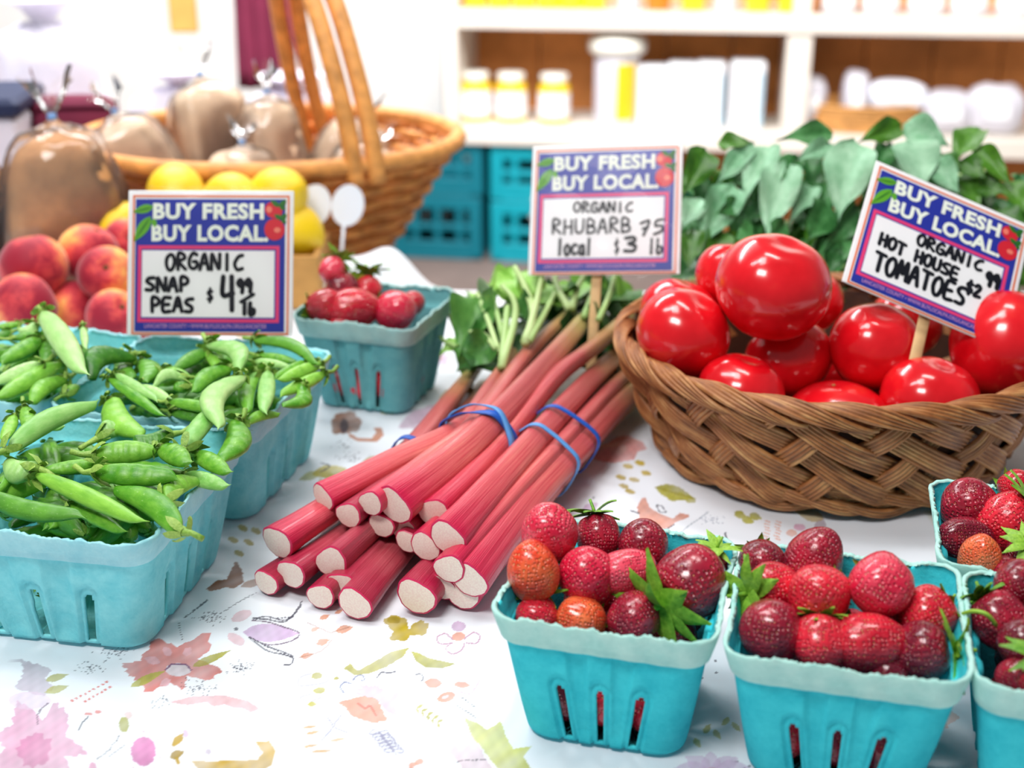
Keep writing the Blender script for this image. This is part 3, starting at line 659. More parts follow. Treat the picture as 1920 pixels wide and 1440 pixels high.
S(-.1219, 1.0760, .0850, .0110, 'round', 'red', (.0, -.9, .3), 'strawberry under bright leaves at the centre back of ' + W5, True, GD, 1.5)
S(-.0830, 1.0620, .0770, .0095, 'round', 'red', (.7, .3, .4), 'small strawberry near the right wall of ' + W5, True, GD)
S(-.1390, 1.0270, .0680, .0100, 'round', 'red', (.0, .2, .9), 'low red strawberry just behind the front rim of ' + W5, False, GD)
# bottom layer carrying the others, glimpsed through the slots
for (bx, by, br, grp, wl) in ((.0561, .609, -15, GE, W1), (.1674, .5775, -14, GF, W2), (.2765, .550, -14, GG_, W3), (.2945, .6649, -14, GH, W4), (-.1134, 1.0556, -18, GD, W5)):
    cr, sr = math.cos(math.radians(br)), math.sin(math.radians(br))
    for lx in (-.025, .0, .025):
        for ly in (-.026, .0, .026):
            if grp == GD and ly > .01: continue
            x, y = bx + lx * cr - ly * sr, by + lx * sr + ly * cr
            S(x, y, .0165 + rnd.uniform(0, .002), .0138, 'round', rnd.choice(['dark', 'red']), (rnd.uniform(-1, 1), rnd.uniform(-.5, 1), rnd.uniform(.1, 1)), 'strawberry of the bottom layer glimpsed through the slots of ' + wl, False, 'bottom layer in ' + wl)
            if ly > -.02: S(x + .004, y + .003, .0420, .0128, 'round', rnd.choice(['dark', 'red']), (rnd.uniform(-1, 1), rnd.uniform(-.5, 1), rnd.uniform(.1, 1)), 'strawberry of the middle layer inside ' + wl, False, 'middle layer in ' + wl)

# ------------------------------------------------------------------ snap peas
def pod_mat(name, c, c2):
    t = NT(name); oi = t.n('ShaderNodeObjectInfo'); co = t.coord('Object', (2.2, 1, 1)); n = t.noise(co, 2.4, 4, .6)
    f = t.math('ADD', t.math('MULTIPLY', n, .75), t.math('MULTIPLY', oi.outputs['Random'], .35))
    sp = t.noise(co, 14, 2); 
    t.base(t.mix(t.ramp(sp, [(.66, (0, 0, 0)), (.74, (.5, .5, .5))]), t.ramp(f, [(.3, c), (.8, c2)]), c8(168, 214, 130)))
    t.set(Roughness=.38); t.b.inputs['Specular IOR Level'].default_value = .45; t.bump(n, .25, .0012); return t.m
M_pod = pod_mat('snap_pea_green', c8(70, 144, 26), c8(146, 206, 74)); M_podl = pod_mat('snap_pea_pale', c8(120, 184, 84), c8(178, 220, 138)); M_podd = pod_mat('snap_pea_deep', c8(48, 112, 28), c8(104, 168, 56))
M_pcal = leaf_green('pea_calyx_green', c8(104, 150, 50), c8(170, 204, 96), .5)
def pod_mesh(bow, seed, mat):
    r = random.Random(seed); n, m = 26, 14; vs = []; fs = []
    for i in range(n + 1):
        t = i / n; e = math.sin(math.pi * min(1, t * 1.02 + .012)) ** .48 * (1 - .10 * t); e = max(e, .02) if 0 < i < n else .03
        if t < .1: e *= .45 + 5.5 * t
        if t > .9: e *= max(.08, 1 - ((t - .9) / .1) ** 1.4 * .8)
        yb = bow * (math.sin(math.pi * t) - .3) + (.25 * (t - .9) / .1 if t > .9 else 0)
        pea = 1 + .10 * math.sin(2 * math.pi * t * 6.5 + seed) * math.sin(math.pi * t)
        for k in range(m):
            g = 2 * math.pi * k / m; cy, cz = math.cos(g), math.sin(g)
            y = .5 * e * (abs(cy) ** .9) * (1 if cy > 0 else -1); z = .5 * e * pea * (abs(cz) ** 1.05) * (1 if cz > 0 else -1)
            vs.append((t, y + yb, z))
    for i in range(n):
        for k in range(m): fs.append((i * m + k, (i + 1) * m + k, (i + 1) * m + (k + 1) % m, i * m + (k + 1) % m))
    fs.append(tuple(range(m))); fs.append(tuple(range((n + 1) * m - 1, n * m - 1, -1)))
    return take_mesh(obj('pod_body', vs, fs, mat))
POD = {(b, k): pod_mesh(bv, i * 3 + j, mm) for i, (b, bv) in enumerate((('s', .06), ('c', .42), ('C', .85))) for j, (k, mm) in enumerate((('m', M_pod), ('l', M_podl), ('d', M_podd)))}
def pcal_mesh(seed):
    r = random.Random(seed); o = MB()
    for k in range(5):
        g = 2 * math.pi * (k + r.uniform(-.2, .2)) / 5; L = r.uniform(.55, .9); rows = []
        for i in range(5):
            t = i / 4; w = .16 * math.sin(math.pi * (.2 + .8 * t)) + .01; x = -.05 + L * t * .8; rr = .16 + .34 * math.sin(t * 1.9)+ (.22 * t * t * r.random())
            rows.append([(x, rr, -w), (x, rr + .03, 0), (x, rr, w)])
        cg, sg = math.cos(g), math.sin(g)
        vs = [(p[0], p[1] * cg - p[2] * sg, p[1] * sg + p[2] * cg) for row in rows for p in row]
        o.add(vs, [(i * 3 + j, i * 3 + j + 1, i * 3 + j + 4, i * 3 + j + 3) for i in range(4) for j in range(2)])
    return take_mesh(o.obj('calyx', M_pcal))
PCAL = [pcal_mesh(i) for i in range(3)]
PSTEM = []
for i in range(3): o = MB(); r_ = random.Random(i + 70); o.tube([(.12, 0, 0), (-.1, 0, .02), (-.45, .05 * r_.uniform(-2, 2), .1), (-.85, .15 * r_.uniform(-2, 2), .22)], [.22, .15, .11, .12], 7); PSTEM.append(take_mesh(o.obj('stem', M_pcal)))
def pea(p, q, wpx, z, bow='s', flip=1, tone='m', label=None, group=None, dz=0.0, cal=True, tilt=0.0):
    a, b = G(p[0], p[1], z), G(q[0], q[1], z + dz); ax = b - a; L = ax.length
    w = 1.28 * wpx * dep(a) / FPX; n = (CAMP - a).normalized() + Vector((0, 0, .5)); M = frame(ax, n) @ Matrix.Rotation(tilt, 4, 'X')
    t = thing('snap_pea', label, 'snap pea', a, (0, 0, 0), group); t.rotation_euler = M.to_euler()
    inst('pod_body', POD[(bow, tone)], t, scale=(L, w * flip, w * .62))
    if cal:
        c_ = inst('calyx', PCAL[rnd.randrange(3)], t, rot=(rnd.uniform(0, 6.28), 0, 0), scale=(min(w, .0125) * 1.2,) * 3); inst('stem', PSTEM[rnd.randrange(3)], c_)
GA, GB, GC = 'snap peas in the basket nearest the camera', 'snap peas in the basket below the sign', 'snap peas in the basket by the peaches'
A_, B_, C_ = 'in the nearest pea basket', 'in the pea basket under the sign', 'in the pea basket by the peaches'
for a in [
    ((8, 845), (190, 752), 38, .100, 'c', 1, 'l', 'largest pale curved snap pea pod lying across the top left ' + A_),
    ((63, 887), (275, 985), 30, .090, 's', 1, 'm', 'long straight snap pea slanting down to the right ' + A_),
    ((-40, 925), (165, 968), 34, .085, 'c', -1, 'd', 'long deep green snap pea along the front rim ' + A_),
    ((130, 945), (236, 1002), 25, .080, 's', 1, 'm', 'thin snap pea tucked against the front rim ' + A_),
    ((175, 885), (340, 893), 38, .094, 's', -1, 'm', 'plump horizontal snap pea in the middle ' + A_),
    ((345, 998), (208, 912), 44, .087, 'c', -1, 'm', 'wide snap pea with curled calyx at the front right corner ' + A_),
    ((258, 908), (330, 968), 28, .083, 's', 1, 'd', 'short snap pea behind the wide corner pod ' + A_),
    ((306, 940), (375, 897), 36, .084, 'c', 1, 'm', 'short rounded snap pea near the right wall ' + A_),
    ((343, 890), (430, 915), 27, .083, 's', 1, 'l', 'pale short snap pea pointing at the right wall ' + A_),
    ((175, 852), (302, 846), 38, .097, 's', 1, 'm', 'lumpy snap pea with a frayed stem at the centre ' + A_),
    ((322, 815), (245, 828), 40, .089, 'c', 1, 'd', 'deep green arched snap pea behind the centre ' + A_),
    ((300, 838), (356, 872), 36, .098, 's', 1, 'm', 'yellowish snap pea under a broad calyx at the centre right ' + A_),
    ((345, 842), (410, 757), 33, .096, 's', 1, 'l', 'pale snap pea pointing up over the back rim ' + A_),
    ((447, 789), (413, 868), 40, .088, 'c', 1, 'm', 'snap pea hanging down at the back right corner ' + A_),
    ((362, 848), (432, 890), 30, .086, 's', 1, 'm', 'crumpled leafy snap pea beside the right wall ' + A_),
    ((75, 880), (5, 866), 40, .092, 'c', 1, 'l', 'blunt pale snap pea end at the left photo edge ' + A_),
    ((180, 868), (80, 882), 22, .085, 's', 1, 'm', 'slim snap pea running under the centre pods ' + A_),
    ((183, 822), (235, 808), 32, .086, 'c', 1, 'l', 'small pale snap pea beside the largest curved pod ' + A_),
    ((205, 748), (270, 822), 42, .090, 'c', -1, 'm', 'broad triangular snap pea leaning on the back rim ' + A_),
    ((47, 762), (54, 812), 22, .097, 's', 1, 'm', 'upright snap pea with a hooked stem in the back left ' + A_),
    ((28, 778), (4, 830), 21, .094, 's', 1, 'm', 'leftmost snap pea of the upright cluster at the back ' + A_),
    ((68, 782), (42, 835), 21, .095, 's', -1, 'l', 'right snap pea of the upright cluster at the back ' + A_),
    ((78, 790), (120, 803), 22, .088, 's', 1, 'l', 'stubby pale snap pea under the upright cluster ' + A_)]:
    pea(*a, group=GA)
for a in [
    ((476, 634), (600, 684), 21, .094, 'C', 1, 'd', 'long bowed snap pea along the far rim ' + B_),
    ((395, 643), (452, 698), 32, .100, 'C', 1, 'l', 'pale hooked snap pea near the sign ' + B_),
    ((394, 648), (408, 692), 26, .090, 's', 1, 'm', 'short upright snap pea with a tall stem ' + B_),
    ((392, 656), (325, 694), 24, .090, 's', -1, 'd', 'deep green snap pea slanting down leftwards ' + B_),
    ((432, 688), (360, 738), 28, .095, 'c', -1, 'm', 'arched plump snap pea at the centre ' + B_),
    ((450, 703), (408, 806), 38, .101, 'C', -1, 'l', 'large pale crescent snap pea hanging over the front ' + B_),
    ((480, 667), (558, 679), 17, .088, 's', 1, 'm', 'slim snap pea below the long bowed one ' + B_),
    ((474, 677), (546, 688), 15, .090, 's', 1, 'l', 'narrow pale snap pea near the far right ' + B_),
    ((575, 677), (512, 709), 17, .091, 's', 1, 'm', 'snap pea pointing right with raised tip ' + B_),
    ((604, 681), (520, 716), 22, .090, 's', -1, 'm', 'snap pea with ragged calyx, far right ' + B_),
    ((611, 699), (520, 742), 22, .087, 's', 1, 'm', 'speckled snap pea along the right wall ' + B_),
    ((568, 722), (530, 764), 27, .087, 'C', 1, 'm', 'curled snap pea by the right wall ' + B_),
    ((503, 694), (493, 778), 26, .092, 's', 1, 'l', 'cracked pale snap pea standing upright ' + B_),
    ((482, 696), (464, 778), 26, .087, 'c', -1, 'm', 'upright snap pea beside the pale crescent one ' + B_),
    ((455, 794), (528, 776), 18, .081, 'c', 1, 'm', 'snap pea lying along the front rim ' + B_),
    ((314, 752), (426, 773), 20, .089, 's', 1, 'm', 'long snap pea pointing at the pale crescent ' + B_),
    ((318, 772), (414, 790), 22, .082, 's', 1, 'd', 'deep green snap pea near the front rim ' + B_),
    ((258, 724), (322, 752), 21, .090, 's', 1, 'l', 'pale torn snap pea at the left ' + B_),
    ((203, 708), (308, 784), 19, .094, 's', 1, 'm', 'long snap pea bridging back to front ' + B_),
    ((215, 700), (300, 752), 18, .097, 's', -1, 'l', 'thin snap pea parallel above the bridging one ' + B_),
    ((352, 708), (284, 724), 20, .093, 'C', -1, 'l', 'small pale crescent snap pea left of the centre ' + B_),
    ((357, 724), (323, 726), 20, .090, 's', 1, 'm', 'stubby snap pea left of the arched one ' + B_),
    ((266, 676), (272, 718), 34, .086, 'c', 1, 'd', 'shaded upright snap pea by the left wall ' + B_),
    ((303, 694), (358, 709), 20, .089, 's', 1, 'm', 'short snap pea behind the small crescent ' + B_),
    ((434, 735), (356, 752), 14, .084, 's', 1, 'd', 'thin dark snap pea under the arched one ' + B_),
    ((236, 672), (250, 712), 30, .084, 'c', -1, 'd', 'dark snap pea squeezed into the left corner ' + B_)]:
    pea(*a, group=GB)
for a in [
    ((80, 582), (158, 708), 37, .112, 's', 1, 'l', 'pale snap pea rising steeply against the peaches ' + C_),
    ((78, 634), (-4, 682), 28, .098, 's', 1, 'm', 'snap pea slanting up to the right ' + C_),
    ((75, 634), (86, 688), 30, .092, 'c', 1, 'd', 'broad upright snap pea beside the steep one ' + C_),
    ((80, 682), (-10, 718), 28, .094, 's', 1, 'l', 'pale upper of the three slanting snap peas ' + C_),
    ((118, 680), (-10, 752), 32, .090, 's', -1, 'm', 'middle of the three slanting snap peas ' + C_),
    ((122, 708), (55, 760), 28, .088, 'c', -1, 'm', 'lowest of the three slanting snap peas ' + C_),
    ((248, 664), (163, 712), 38, .094, 'C', -1, 'd', 'plump arched snap pea at the right wall ' + C_),
    ((150, 655), (192, 672), 15, .088, 's', 1, 'l', 'thin snap pea behind the plump arched one ' + C_),
    ((18, 636), (88, 625), 14, .098, 's', 1, 'm', 'slim snap pea pointing right at the back ' + C_),
    ((68, 610), (33, 622), 22, .098, 'c', 1, 'l', 'pale stub of a snap pea at the back ' + C_),
    ((40, 607), (-10, 614), 12, .098, 's', 1, 'm', 'thin snap pea at the back photo edge ' + C_),
    ((22, 622), (-14, 636), 16, .095, 's', 1, 'd', 'dark snap pea stub at the photo edge ' + C_),
    ((155, 612), (160, 656), 12, .100, 's', 1, 'l', 'snap pea stem sticking up with spread calyx ' + C_),
    ((122, 742), (148, 722), 20, .082, 's', 1, 'm', 'short snap pea at the front corner ' + C_)]:
    pea(*a, group=GC)
# pods below the top layer
for (cx, cy, rt, hw, grp, lab, n) in ((-.261, .7281, -10, .046, GA, A_, 50), (-.225, .8906, -13.5, .046, GB, B_, 50), (-.374, .924, -13.5, .046, GC, C_, 46)):
    cr, sr = math.cos(math.radians(rt)), math.sin(math.radians(rt))
    for k in range(n):
        lx, ly, g = rnd.uniform(-hw, hw) * (.6 + .35 * k / n), rnd.uniform(-hw, hw) * (.6 + .35 * k / n), rnd.uniform(0, 6.28); z = .022 + .058 * (k / n) ** .8; L = .058
        x, y = cx + lx * cr - ly * sr, cy + lx * sr + ly * cr
        t = thing('snap_pea', 'snap pea buried under the top pods ' + lab, 'snap pea', (x - L / 2 * math.cos(g), y - L / 2 * math.sin(g), z), (rnd.uniform(0, 3), rnd.uniform(-.12, .12), g), grp)
        inst('pod_body', POD[(rnd.choice('sc'), rnd.choice('md'))], t, scale=(L, .0155, .0105)); inst('calyx', PCAL[rnd.randrange(3)], t, scale=(.009,) * 3)

# ------------------------------------------------------------------ peaches
def peach_mat():
    t = NT('peach_skin'); co = t.coord(); oi = t.n('ShaderNodeObjectInfo'); n = t.noise(co, .9, 4, .6); n2 = t.noise(co, 9, 3, .7)
    sx = t.n('ShaderNodeSeparateXYZ'); t.l(co, sx.inputs[0])
    f = t.math('ADD', t.math('ADD', t.math('MULTIPLY', n, .9), t.math('MULTIPLY', sx.outputs[0], .20)), t.math('MULTIPLY', t.math('SUBTRACT', n2, .5), .3))
    t.base(t.ramp(f, [(.28, c8(158, 30, 52)), (.42, c8(212, 66, 72)), (.52, c8(240, 122, 86)), (.66, c8(254, 188, 96))]))
    t.set(Roughness=.6, Sheen_Weight=.35, Sheen_Roughness=.4); t.b.inputs['Specular IOR Level'].default_value = .25; t.bump(n2, .15, .0006); return t.m
M_peach = peach_mat(); M_stem = plain('dry_stem', c8(96, 70, 40), .8, .2)
v, f = sphere_pts(36, 26); P = v.copy(); ang = np.arctan2(v[:, 1], v[:, 0]); rr = np.hypot(v[:, 0], v[:, 1])
groove = np.exp(-((ang) / .16) ** 2) * np.exp(-((v[:, 2] - .1) / .9) ** 4); P *= (1 - .07 * groove * rr ** .5 + .015 * vnoise(v, 1.5, 3))[:, None]
P[:, 2] = P[:, 2] * .97 - .16 * np.exp(-(rr / .26) ** 2) * (v[:, 2] > 0) + .05 * np.exp(-(rr / .15) ** 2) * -1.0 * (v[:, 2] < 0)
PEACH = take_mesh(obj('peach_fruit', P, f, M_peach))
o = MB(); o.lathe([(.10, -.02), (.09, .03), (.05, .05)], 10, (0, 0, .80)); PSC = take_mesh(o.obj('stem_scar', M_stem))
for (x, y, z, r, rot, lab) in [
    (-.4452, 1.1925, .0702, .0318, (-.2, .1, 1.2), 'big crimson peach at the top left of the pile'), (-.4044, 1.2308, .0720, .0292, (.3, -.3, 2.6), 'red peach at the back top of the pile against the bread'),
    (-.3773, 1.1898, .0640, .0264, (1.0, .2, .2), 'yellow-orange blushed peach touching the snap pea sign'), (-.4395, 1.1437, .0480, .0296, (1.2, .1, 2.2), 'pink-orange peach low at the left photo edge'),
    (-.4163, 1.1988, .0275, .0272, (.2, .6, 3.6), 'shadowed dark peach in the gap of the pile'), (-.3591, 1.1398, .0394, .0248, (.9, -.2, 1.0), 'pale orange peach at the lower right beside the sign'),
    (-.3785, 1.2708, .0720, .0240, (1.1, 0, .4), 'pale peach mostly hidden behind the sign top'), (-.3308, 1.1680, .0237, .0237, (.1, .2, 3.0), 'brown-red peach low behind the snap pea sign')]:
    t = thing('peach', lab, 'peach', (x, y, z), rot, 'peaches in a pile'); inst('skin', PEACH, t, scale=(r, r, r * .98)); inst('stem_scar', PSC, t, scale=(r,) * 3)
for (x, y, z, r) in ((-.442, 1.142, .0260, .0255), (-.470, 1.205, .0285, .0280), (-.360, 1.215, .0262, .0262), (-.402, 1.262, .0275, .0275), (-.360, 1.27, .026, .026)):
    t = thing('peach', 'peach of the hidden bottom layer under the pile', 'peach', (x, y, z), (0, 0, rnd.uniform(0, 6)), 'bottom peaches'); inst('skin', PEACH, t, scale=(r, r, r * .98)); inst('stem_scar', PSC, t, scale=(r,) * 3)
# ------------------------------------------------------------------ wicker tomato basket
def wicker_mat(name, c, c2, c3, reeds=5):
    t = NT(name); uv = t.coord('UV'); oi = t.n('ShaderNodeObjectInfo'); sx = t.n('ShaderNodeSeparateXYZ'); t.l(uv, sx.inputs[0])
    reed = t.math('FLOOR', t.math('MULTIPLY', sx.outputs[0], reeds))
    cb = t.n('ShaderNodeCombineXYZ'); t.l(t.math('MULTIPLY', reed, 3.7), cb.inputs[0]); t.l(t.math('MULTIPLY', sx.outputs[1], 26), cb.inputs[1]); t.l(t.math('MULTIPLY', oi.outputs['Random'], 50), cb.inputs[2])
    n = t.noise(cb.outputs[0], 1.3, 4, .6); n2 = t.noise(t.coord('UV', (60, 12, 1)), 4, 2)
    t.base(t.ramp(t.math('ADD', t.math('MULTIPLY', n, .8), t.math('MULTIPLY', n2, .25)), [(.3, c), (.52, c2), (.78, c3)])); t.set(Roughness=.42); t.b.inputs['Specular IOR Level'].default_value = .5
    t.bump(n2, .25, .001); return t.m
M_wick = wicker_mat('brown_willow', c8(96, 54, 26), c8(166, 104, 56), c8(222, 170, 108))
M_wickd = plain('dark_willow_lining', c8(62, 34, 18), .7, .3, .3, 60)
TC = Vector((.243, .95, 0)); TH = .082
def tsurf(phi, t):                          # point and outward normal on the basket wall
    a = .122 + .036 * t ** .85; b = .120 + .030 * t ** .85
    k = math.exp(-((t - .0) / .12) ** 2) * .004
    p = Vector((TC.x + (a + k) * math.cos(phi), TC.y + (b + k) * math.sin(phi), TH * t))
    n = Vector((b * math.cos(phi), a * math.sin(phi), -.012 / .095 * .12)).normalized()
    return p, n
def strip(path, norm, wid, reeds, par, name, mat, th=.0024):
    """flat bundle of round reeds swept along path; path, norm lists"""
    m = len(path); vs = []; fs = []; uv = []; per = 4; n = reeds * per + 1; acc = 0.0
    for i in range(m):
        tg = (path[min(i + 1, m - 1)] - path[max(i - 1, 0)]).normalized(); nn = (norm[i] - tg * norm[i].dot(tg)).normalized(); sd = tg.cross(nn)
        if i: acc += (path[i] - path[i - 1]).length
        w = wid[i] if hasattr(wid, '__len__') else wid
        for k in range(n):
            u = k / (n - 1); fr = (u * reeds) % 1.0 if k < n - 1 else 0.0
            h = th * (math.sqrt(max(0, 1 - (2 * fr - 1) ** 2)) * .75 + .05 + .35 * math.sin(math.pi * u))
            vs.append(path[i] + sd * ((u - .5) * w) + nn * h); uv.append((u, acc))
        vs.append(path[i] + sd * (w * .5) - nn * th * .4); uv.append((1, acc)); vs.append(path[i] - sd * (w * .5) - nn * th * .4); uv.append((0, acc))
    q = n + 2
    for i in range(m - 1):
        for k in range(q): fs.append((i * q + k, i * q + (k + 1) % q, (i + 1) * q + (k + 1) % q, (i + 1) * q + k))
    return obj(name, vs, fs, mat, par, True, uv)
wb = thing('wicker_basket', 'oval brown wicker basket heaped with red tomatoes', 'basket', TC)
INV = Matrix.Translation(-TC)
def wstrip(path, norm, wid, reeds, name, th=.0024): return strip([INV @ p for p in path], norm, wid, reeds, wb, name, M_wick, th)
NA = 22; dA, dB = math.radians(50), math.radians(27); step = 2 * math.pi / NA; AMP = .0046
t0, t1 = .12, 1.0
# family A: long bundles sliding down to the right; family B: short steep crossing bundles
for i in range(NA):
    path = []; nm = []
    for k in range(56):
        s = k / 55; t = t0 + (t1 - t0) * (1 - s); phi = i * step + s * dA
        # crossing index with family B : phiB_j = j*step + (1-s)*dB  measured from the bottom
        j = (phi + s * dB) / step; tuck = .0055 * (max(0, 1 - s / .08) ** 2 + max(0, (s - .9) / .1) ** 2)
        w_ = -math.cos(2 * math.pi * (j + i) / 3.0)
        p, n = tsurf(phi, t); path.append(p + n * (AMP * (w_ * .9 + .25) - tuck)); nm.append(n)
    wstrip(path, nm, .0168, 6, 'weave_strand', .0022)
for i in range(NA):
    path = []; nm = []
    for k in range(46):
        s = k / 45; t = t0 + (t1 - t0) * (1 - s); phi = i * step - s * dB + dA * .3; tuck = .0055 * (max(0, 1 - s / .08) ** 2 + max(0, (s - .9) / .1) ** 2)
        ja = (phi - s * dA) / step
        w_ = math.cos(2 * math.pi * ((i + dA * .3 / step) + ja * 1.0) / 3.0)
        p, n = tsurf(phi, t); path.append(p + n * (AMP * (w_ * .8 - .1) - tuck)); nm.append(n)
    wstrip(path, nm, .0150, 5, 'crossing_strand', .0020)
# rolled rim: each bundle comes up outside, lies over the edge and dives inside
for i in range(NA):
    path = []; nm = []; wd_ = []
    for k in range(26):
        s = k / 25; phi = i * step + .12 - s * math.radians(44) * 1.0
        p, n = tsurf(phi, 1.0); al = math.radians(-60 + 240 * s)           # rolls from outside over the top
        up = Vector((0, 0, 1)); d = n * math.cos(al) + up * math.sin(al)
        path.append(p + d * (.0058 - .0035 * (abs(2 * s - 1) ** 6)) + up * (-.003 + .0062 * math.sin(math.pi * s))); nm.append(d); wd_.append(.0135 * (.18 + .82 * math.sin(math.pi * s) ** .7))
    wstrip(path, nm, wd_, 5, 'rim_strand', .0022)
# foot: thin bundles waving round the base
for r_ in range(7):
    path = []; nm = []; z0 = .0062 + .0042 * (r_ % 4) + (.002 if r_ > 3 else 0); ph = r_ * 2.1
    for k in range(181):
        phi = 2 * math.pi * k / 180; p, n = tsurf(phi, 0.06); w_ = math.sin(11 * phi * (1 if r_ % 2 else 1) + ph)
        path.append(Vector((p.x, p.y, z0 + .0034 * math.sin(11 * phi + ph + 1.5))) + n * (.003 * w_ + .001)); nm.append(n)
    wstrip(path, nm, .0072, 3, 'foot_strand', .0020)
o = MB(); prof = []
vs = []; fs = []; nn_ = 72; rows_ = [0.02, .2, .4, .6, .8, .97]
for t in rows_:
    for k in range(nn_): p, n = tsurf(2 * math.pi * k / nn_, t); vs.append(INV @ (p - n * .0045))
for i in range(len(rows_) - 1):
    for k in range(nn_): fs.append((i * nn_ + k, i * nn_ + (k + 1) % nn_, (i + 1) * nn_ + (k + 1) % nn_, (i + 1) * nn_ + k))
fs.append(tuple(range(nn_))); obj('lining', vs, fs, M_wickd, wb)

# ------------------------------------------------------------------ tomatoes
def tomato_mat():
    t = NT('tomato_skin'); co = t.coord(); n = t.noise(co, 1.4, 3); n2 = t.noise(co, 30, 2)
    t.base(t.ramp(n, [(.3, c8(214, 10, 24)), (.6, c8(232, 22, 34)), (.85, c8(240, 58, 44))])); t.set(Roughness=.2, Coat_Weight=.6, Coat_Roughness=.08, Subsurface_Weight=.06, Subsurface_Scale=.01)
    t.b.inputs['Subsurface Radius'].default_value = (1, .2, .1); t.b.inputs['Specular IOR Level'].default_value = .5; t.bump(n2, .04, .0008); return t.m
M_tom = tomato_mat(); M_scar = plain('tomato_scar', c8(196, 140, 84), .7, .2, .2, 30)
def tomato_mesh(lobes, amt, seed):
    v, f = sphere_pts(48, 32); ang = np.arctan2(v[:, 1], v[:, 0]); rr = np.hypot(v[:, 0], v[:, 1]); P = v.copy()
    P *= (1 + amt * np.cos(lobes * ang + seed) * rr ** 2 * np.abs(v[:, 2]) + .018 * vnoise(v, 1.3, seed))[:, None]
    P[:, 2] -= .13 * np.exp(-(rr / .30) ** 2) * (v[:, 2] > 0); P[:, 2] += .05 * np.exp(-(rr / .2) ** 2) * (v[:, 2] < 0)
    return take_mesh(obj('skin', P, f, M_tom))
TOM = [tomato_mesh(5, .035, 1), tomato_mesh(3, .02, 2), tomato_mesh(6, .05, 4)]
o = MB()
for k in range(6): g = k * math.pi / 3; o.lathe([(.012, 0), (.016, .01), (.005, .016)], 6, (.022 * math.cos(g), .022 * math.sin(g), -.955))
o.lathe([(.035, 0), (.03, .012), (.01, .018)], 10, (0, 0, -.96)); SCAR = take_mesh(o.obj('blossom_scar', M_scar))
TG = 'tomatoes in the wicker basket'
for i, (x, y, z, r, sx, sz, rot, lab) in enumerate([
    (.1869, .9119, .1385, .0404, 1.03, .93, (.25, .1, .4), 'largest tomato crowning the heap'), (.1246, .9157, .1021, .0338, 1.03, .94, (.5, -.2, 1.4), 'tomato at the left rim of the wicker basket'),
    (.1294, .9770, .0966, .0296, 1.05, .9, (.2, .3, .8), 'tomato behind the one at the left rim'), (.1688, 1.0000, .1209, .0258, 1.0, 1.0, (.1, .2, 2), 'shaded tomato peeking out left behind the largest one'),
    (.1620, .8740, .0740, .0289, 1.06, .88, (.2, .1, 1), 'tomato low at the front left behind the woven rim'), (.2052, .9300, .0769, .0327, 1.03, .9, (-.3, .5, 2.2), 'tomato right under the largest one'),
    (.2645, .9140, .0920, .0323, 1.02, 1.0, (.3, .0, .3), 'round tomato just left of the wooden stick'), (.2293, .8690, .0510, .0349, 1.12, .86, (3.0, 0, .9), 'flat tomato at the bottom front showing its scar'),
    (.2946, .8690, .0690, .0330, 1.06, .9, (.2, -.1, 1.7), 'tomato in front of the wooden stick'), (.3604, .9156, .0930, .0397, 1.0, 1.05, (.5, -.1, 2.8), 'big ribbed tomato at the right edge covering the sign corner'),
    (.2350, 1.0000, .1000, .0260, 1.0, .95, (.2, .1, .6), 'dark shaded tomato right behind the largest one'), (.3117, 1.0000, .0802, .0290, 1.0, .95, (.1, 0, 1.1), 'dark tomato in the shade behind the wooden stick'),
    (.17, .93, .042, .033, 1.05, .95, (0, 0, 0), 'tomato of the hidden bottom layer'), (.30, .95, .040, .033, 1.05, .95, (0, 0, 1), 'tomato of the hidden bottom layer'),
    (.235, 1.0, .040, .034, 1.05, .95, (0, 0, 2), 'tomato of the hidden bottom layer'), (.14, .985, .046, .028, 1.05, .95, (0, 0, 2), 'tomato of the hidden bottom layer')]):
    t = thing('tomato', lab, 'tomato', (x, y, z), rot, TG); inst('skin', TOM[2 if 'ribbed' in lab else i % 2], t, scale=(r * sx, r * sx, r * sz)); inst('blossom_scar', SCAR, t, scale=(r * sx, r * sx, r * sz))

# ------------------------------------------------------------------ rhubarb
def stalk_mat(name='rhubarb_skin', k=1.0):
    t = NT(name); uv = t.coord('UV'); sx = t.n('ShaderNodeSeparateXYZ'); t.l(uv, sx.inputs[0]); oi = t.n('ShaderNodeObjectInfo')
    st = t.noise(t.coord('UV', (26, 1.5, 1)), 3, 3, .6); n = t.noise(t.coord(), 26, 3)
    f = t.math('ADD', sx.outputs[1], t.math('MULTIPLY', t.math('SUBTRACT', n, .5), .14))
    base = t.ramp(f, [(.0, c8(226, 36, 84)), (.10, c8(240, 104, 118)), (.30, c8(242, 146, 132)), (.52, c8(226, 120, 116)), (.72, c8(206, 108, 98)), (.86, c8(206, 148, 100)), (1.0, c8(190, 204, 124))])
    dk = t.ramp(f, [(.0, c8(190, 14, 62)), (.3, c8(218, 74, 86)), (.7, c8(168, 62, 64)), (1.0, c8(160, 160, 90))])
    fac = t.math('ADD', t.math('MULTIPLY', t.math('SUBTRACT', st, .30), 2.4), t.math('MULTIPLY', t.math('SUBTRACT', oi.outputs['Random'], .5), .5)); 
    fc = t.n('ShaderNodeClamp'); t.l(fac, fc.inputs[0])
    t.base(t.mix(1.0, t.mix(fc.outputs[0], dk, base), (1.0 * k, .45 + .55 * (k - .5) * 2 if k < 1 else 1.0, .55 + .45 * (k - .5) * 2 if k < 1 else 1.0), 'MULTIPLY')); t.set(Roughness=.3, Coat_Weight=.15); t.b.inputs['Specular IOR Level'].default_value = .5; t.bump(st, .5, .0012); return t.m
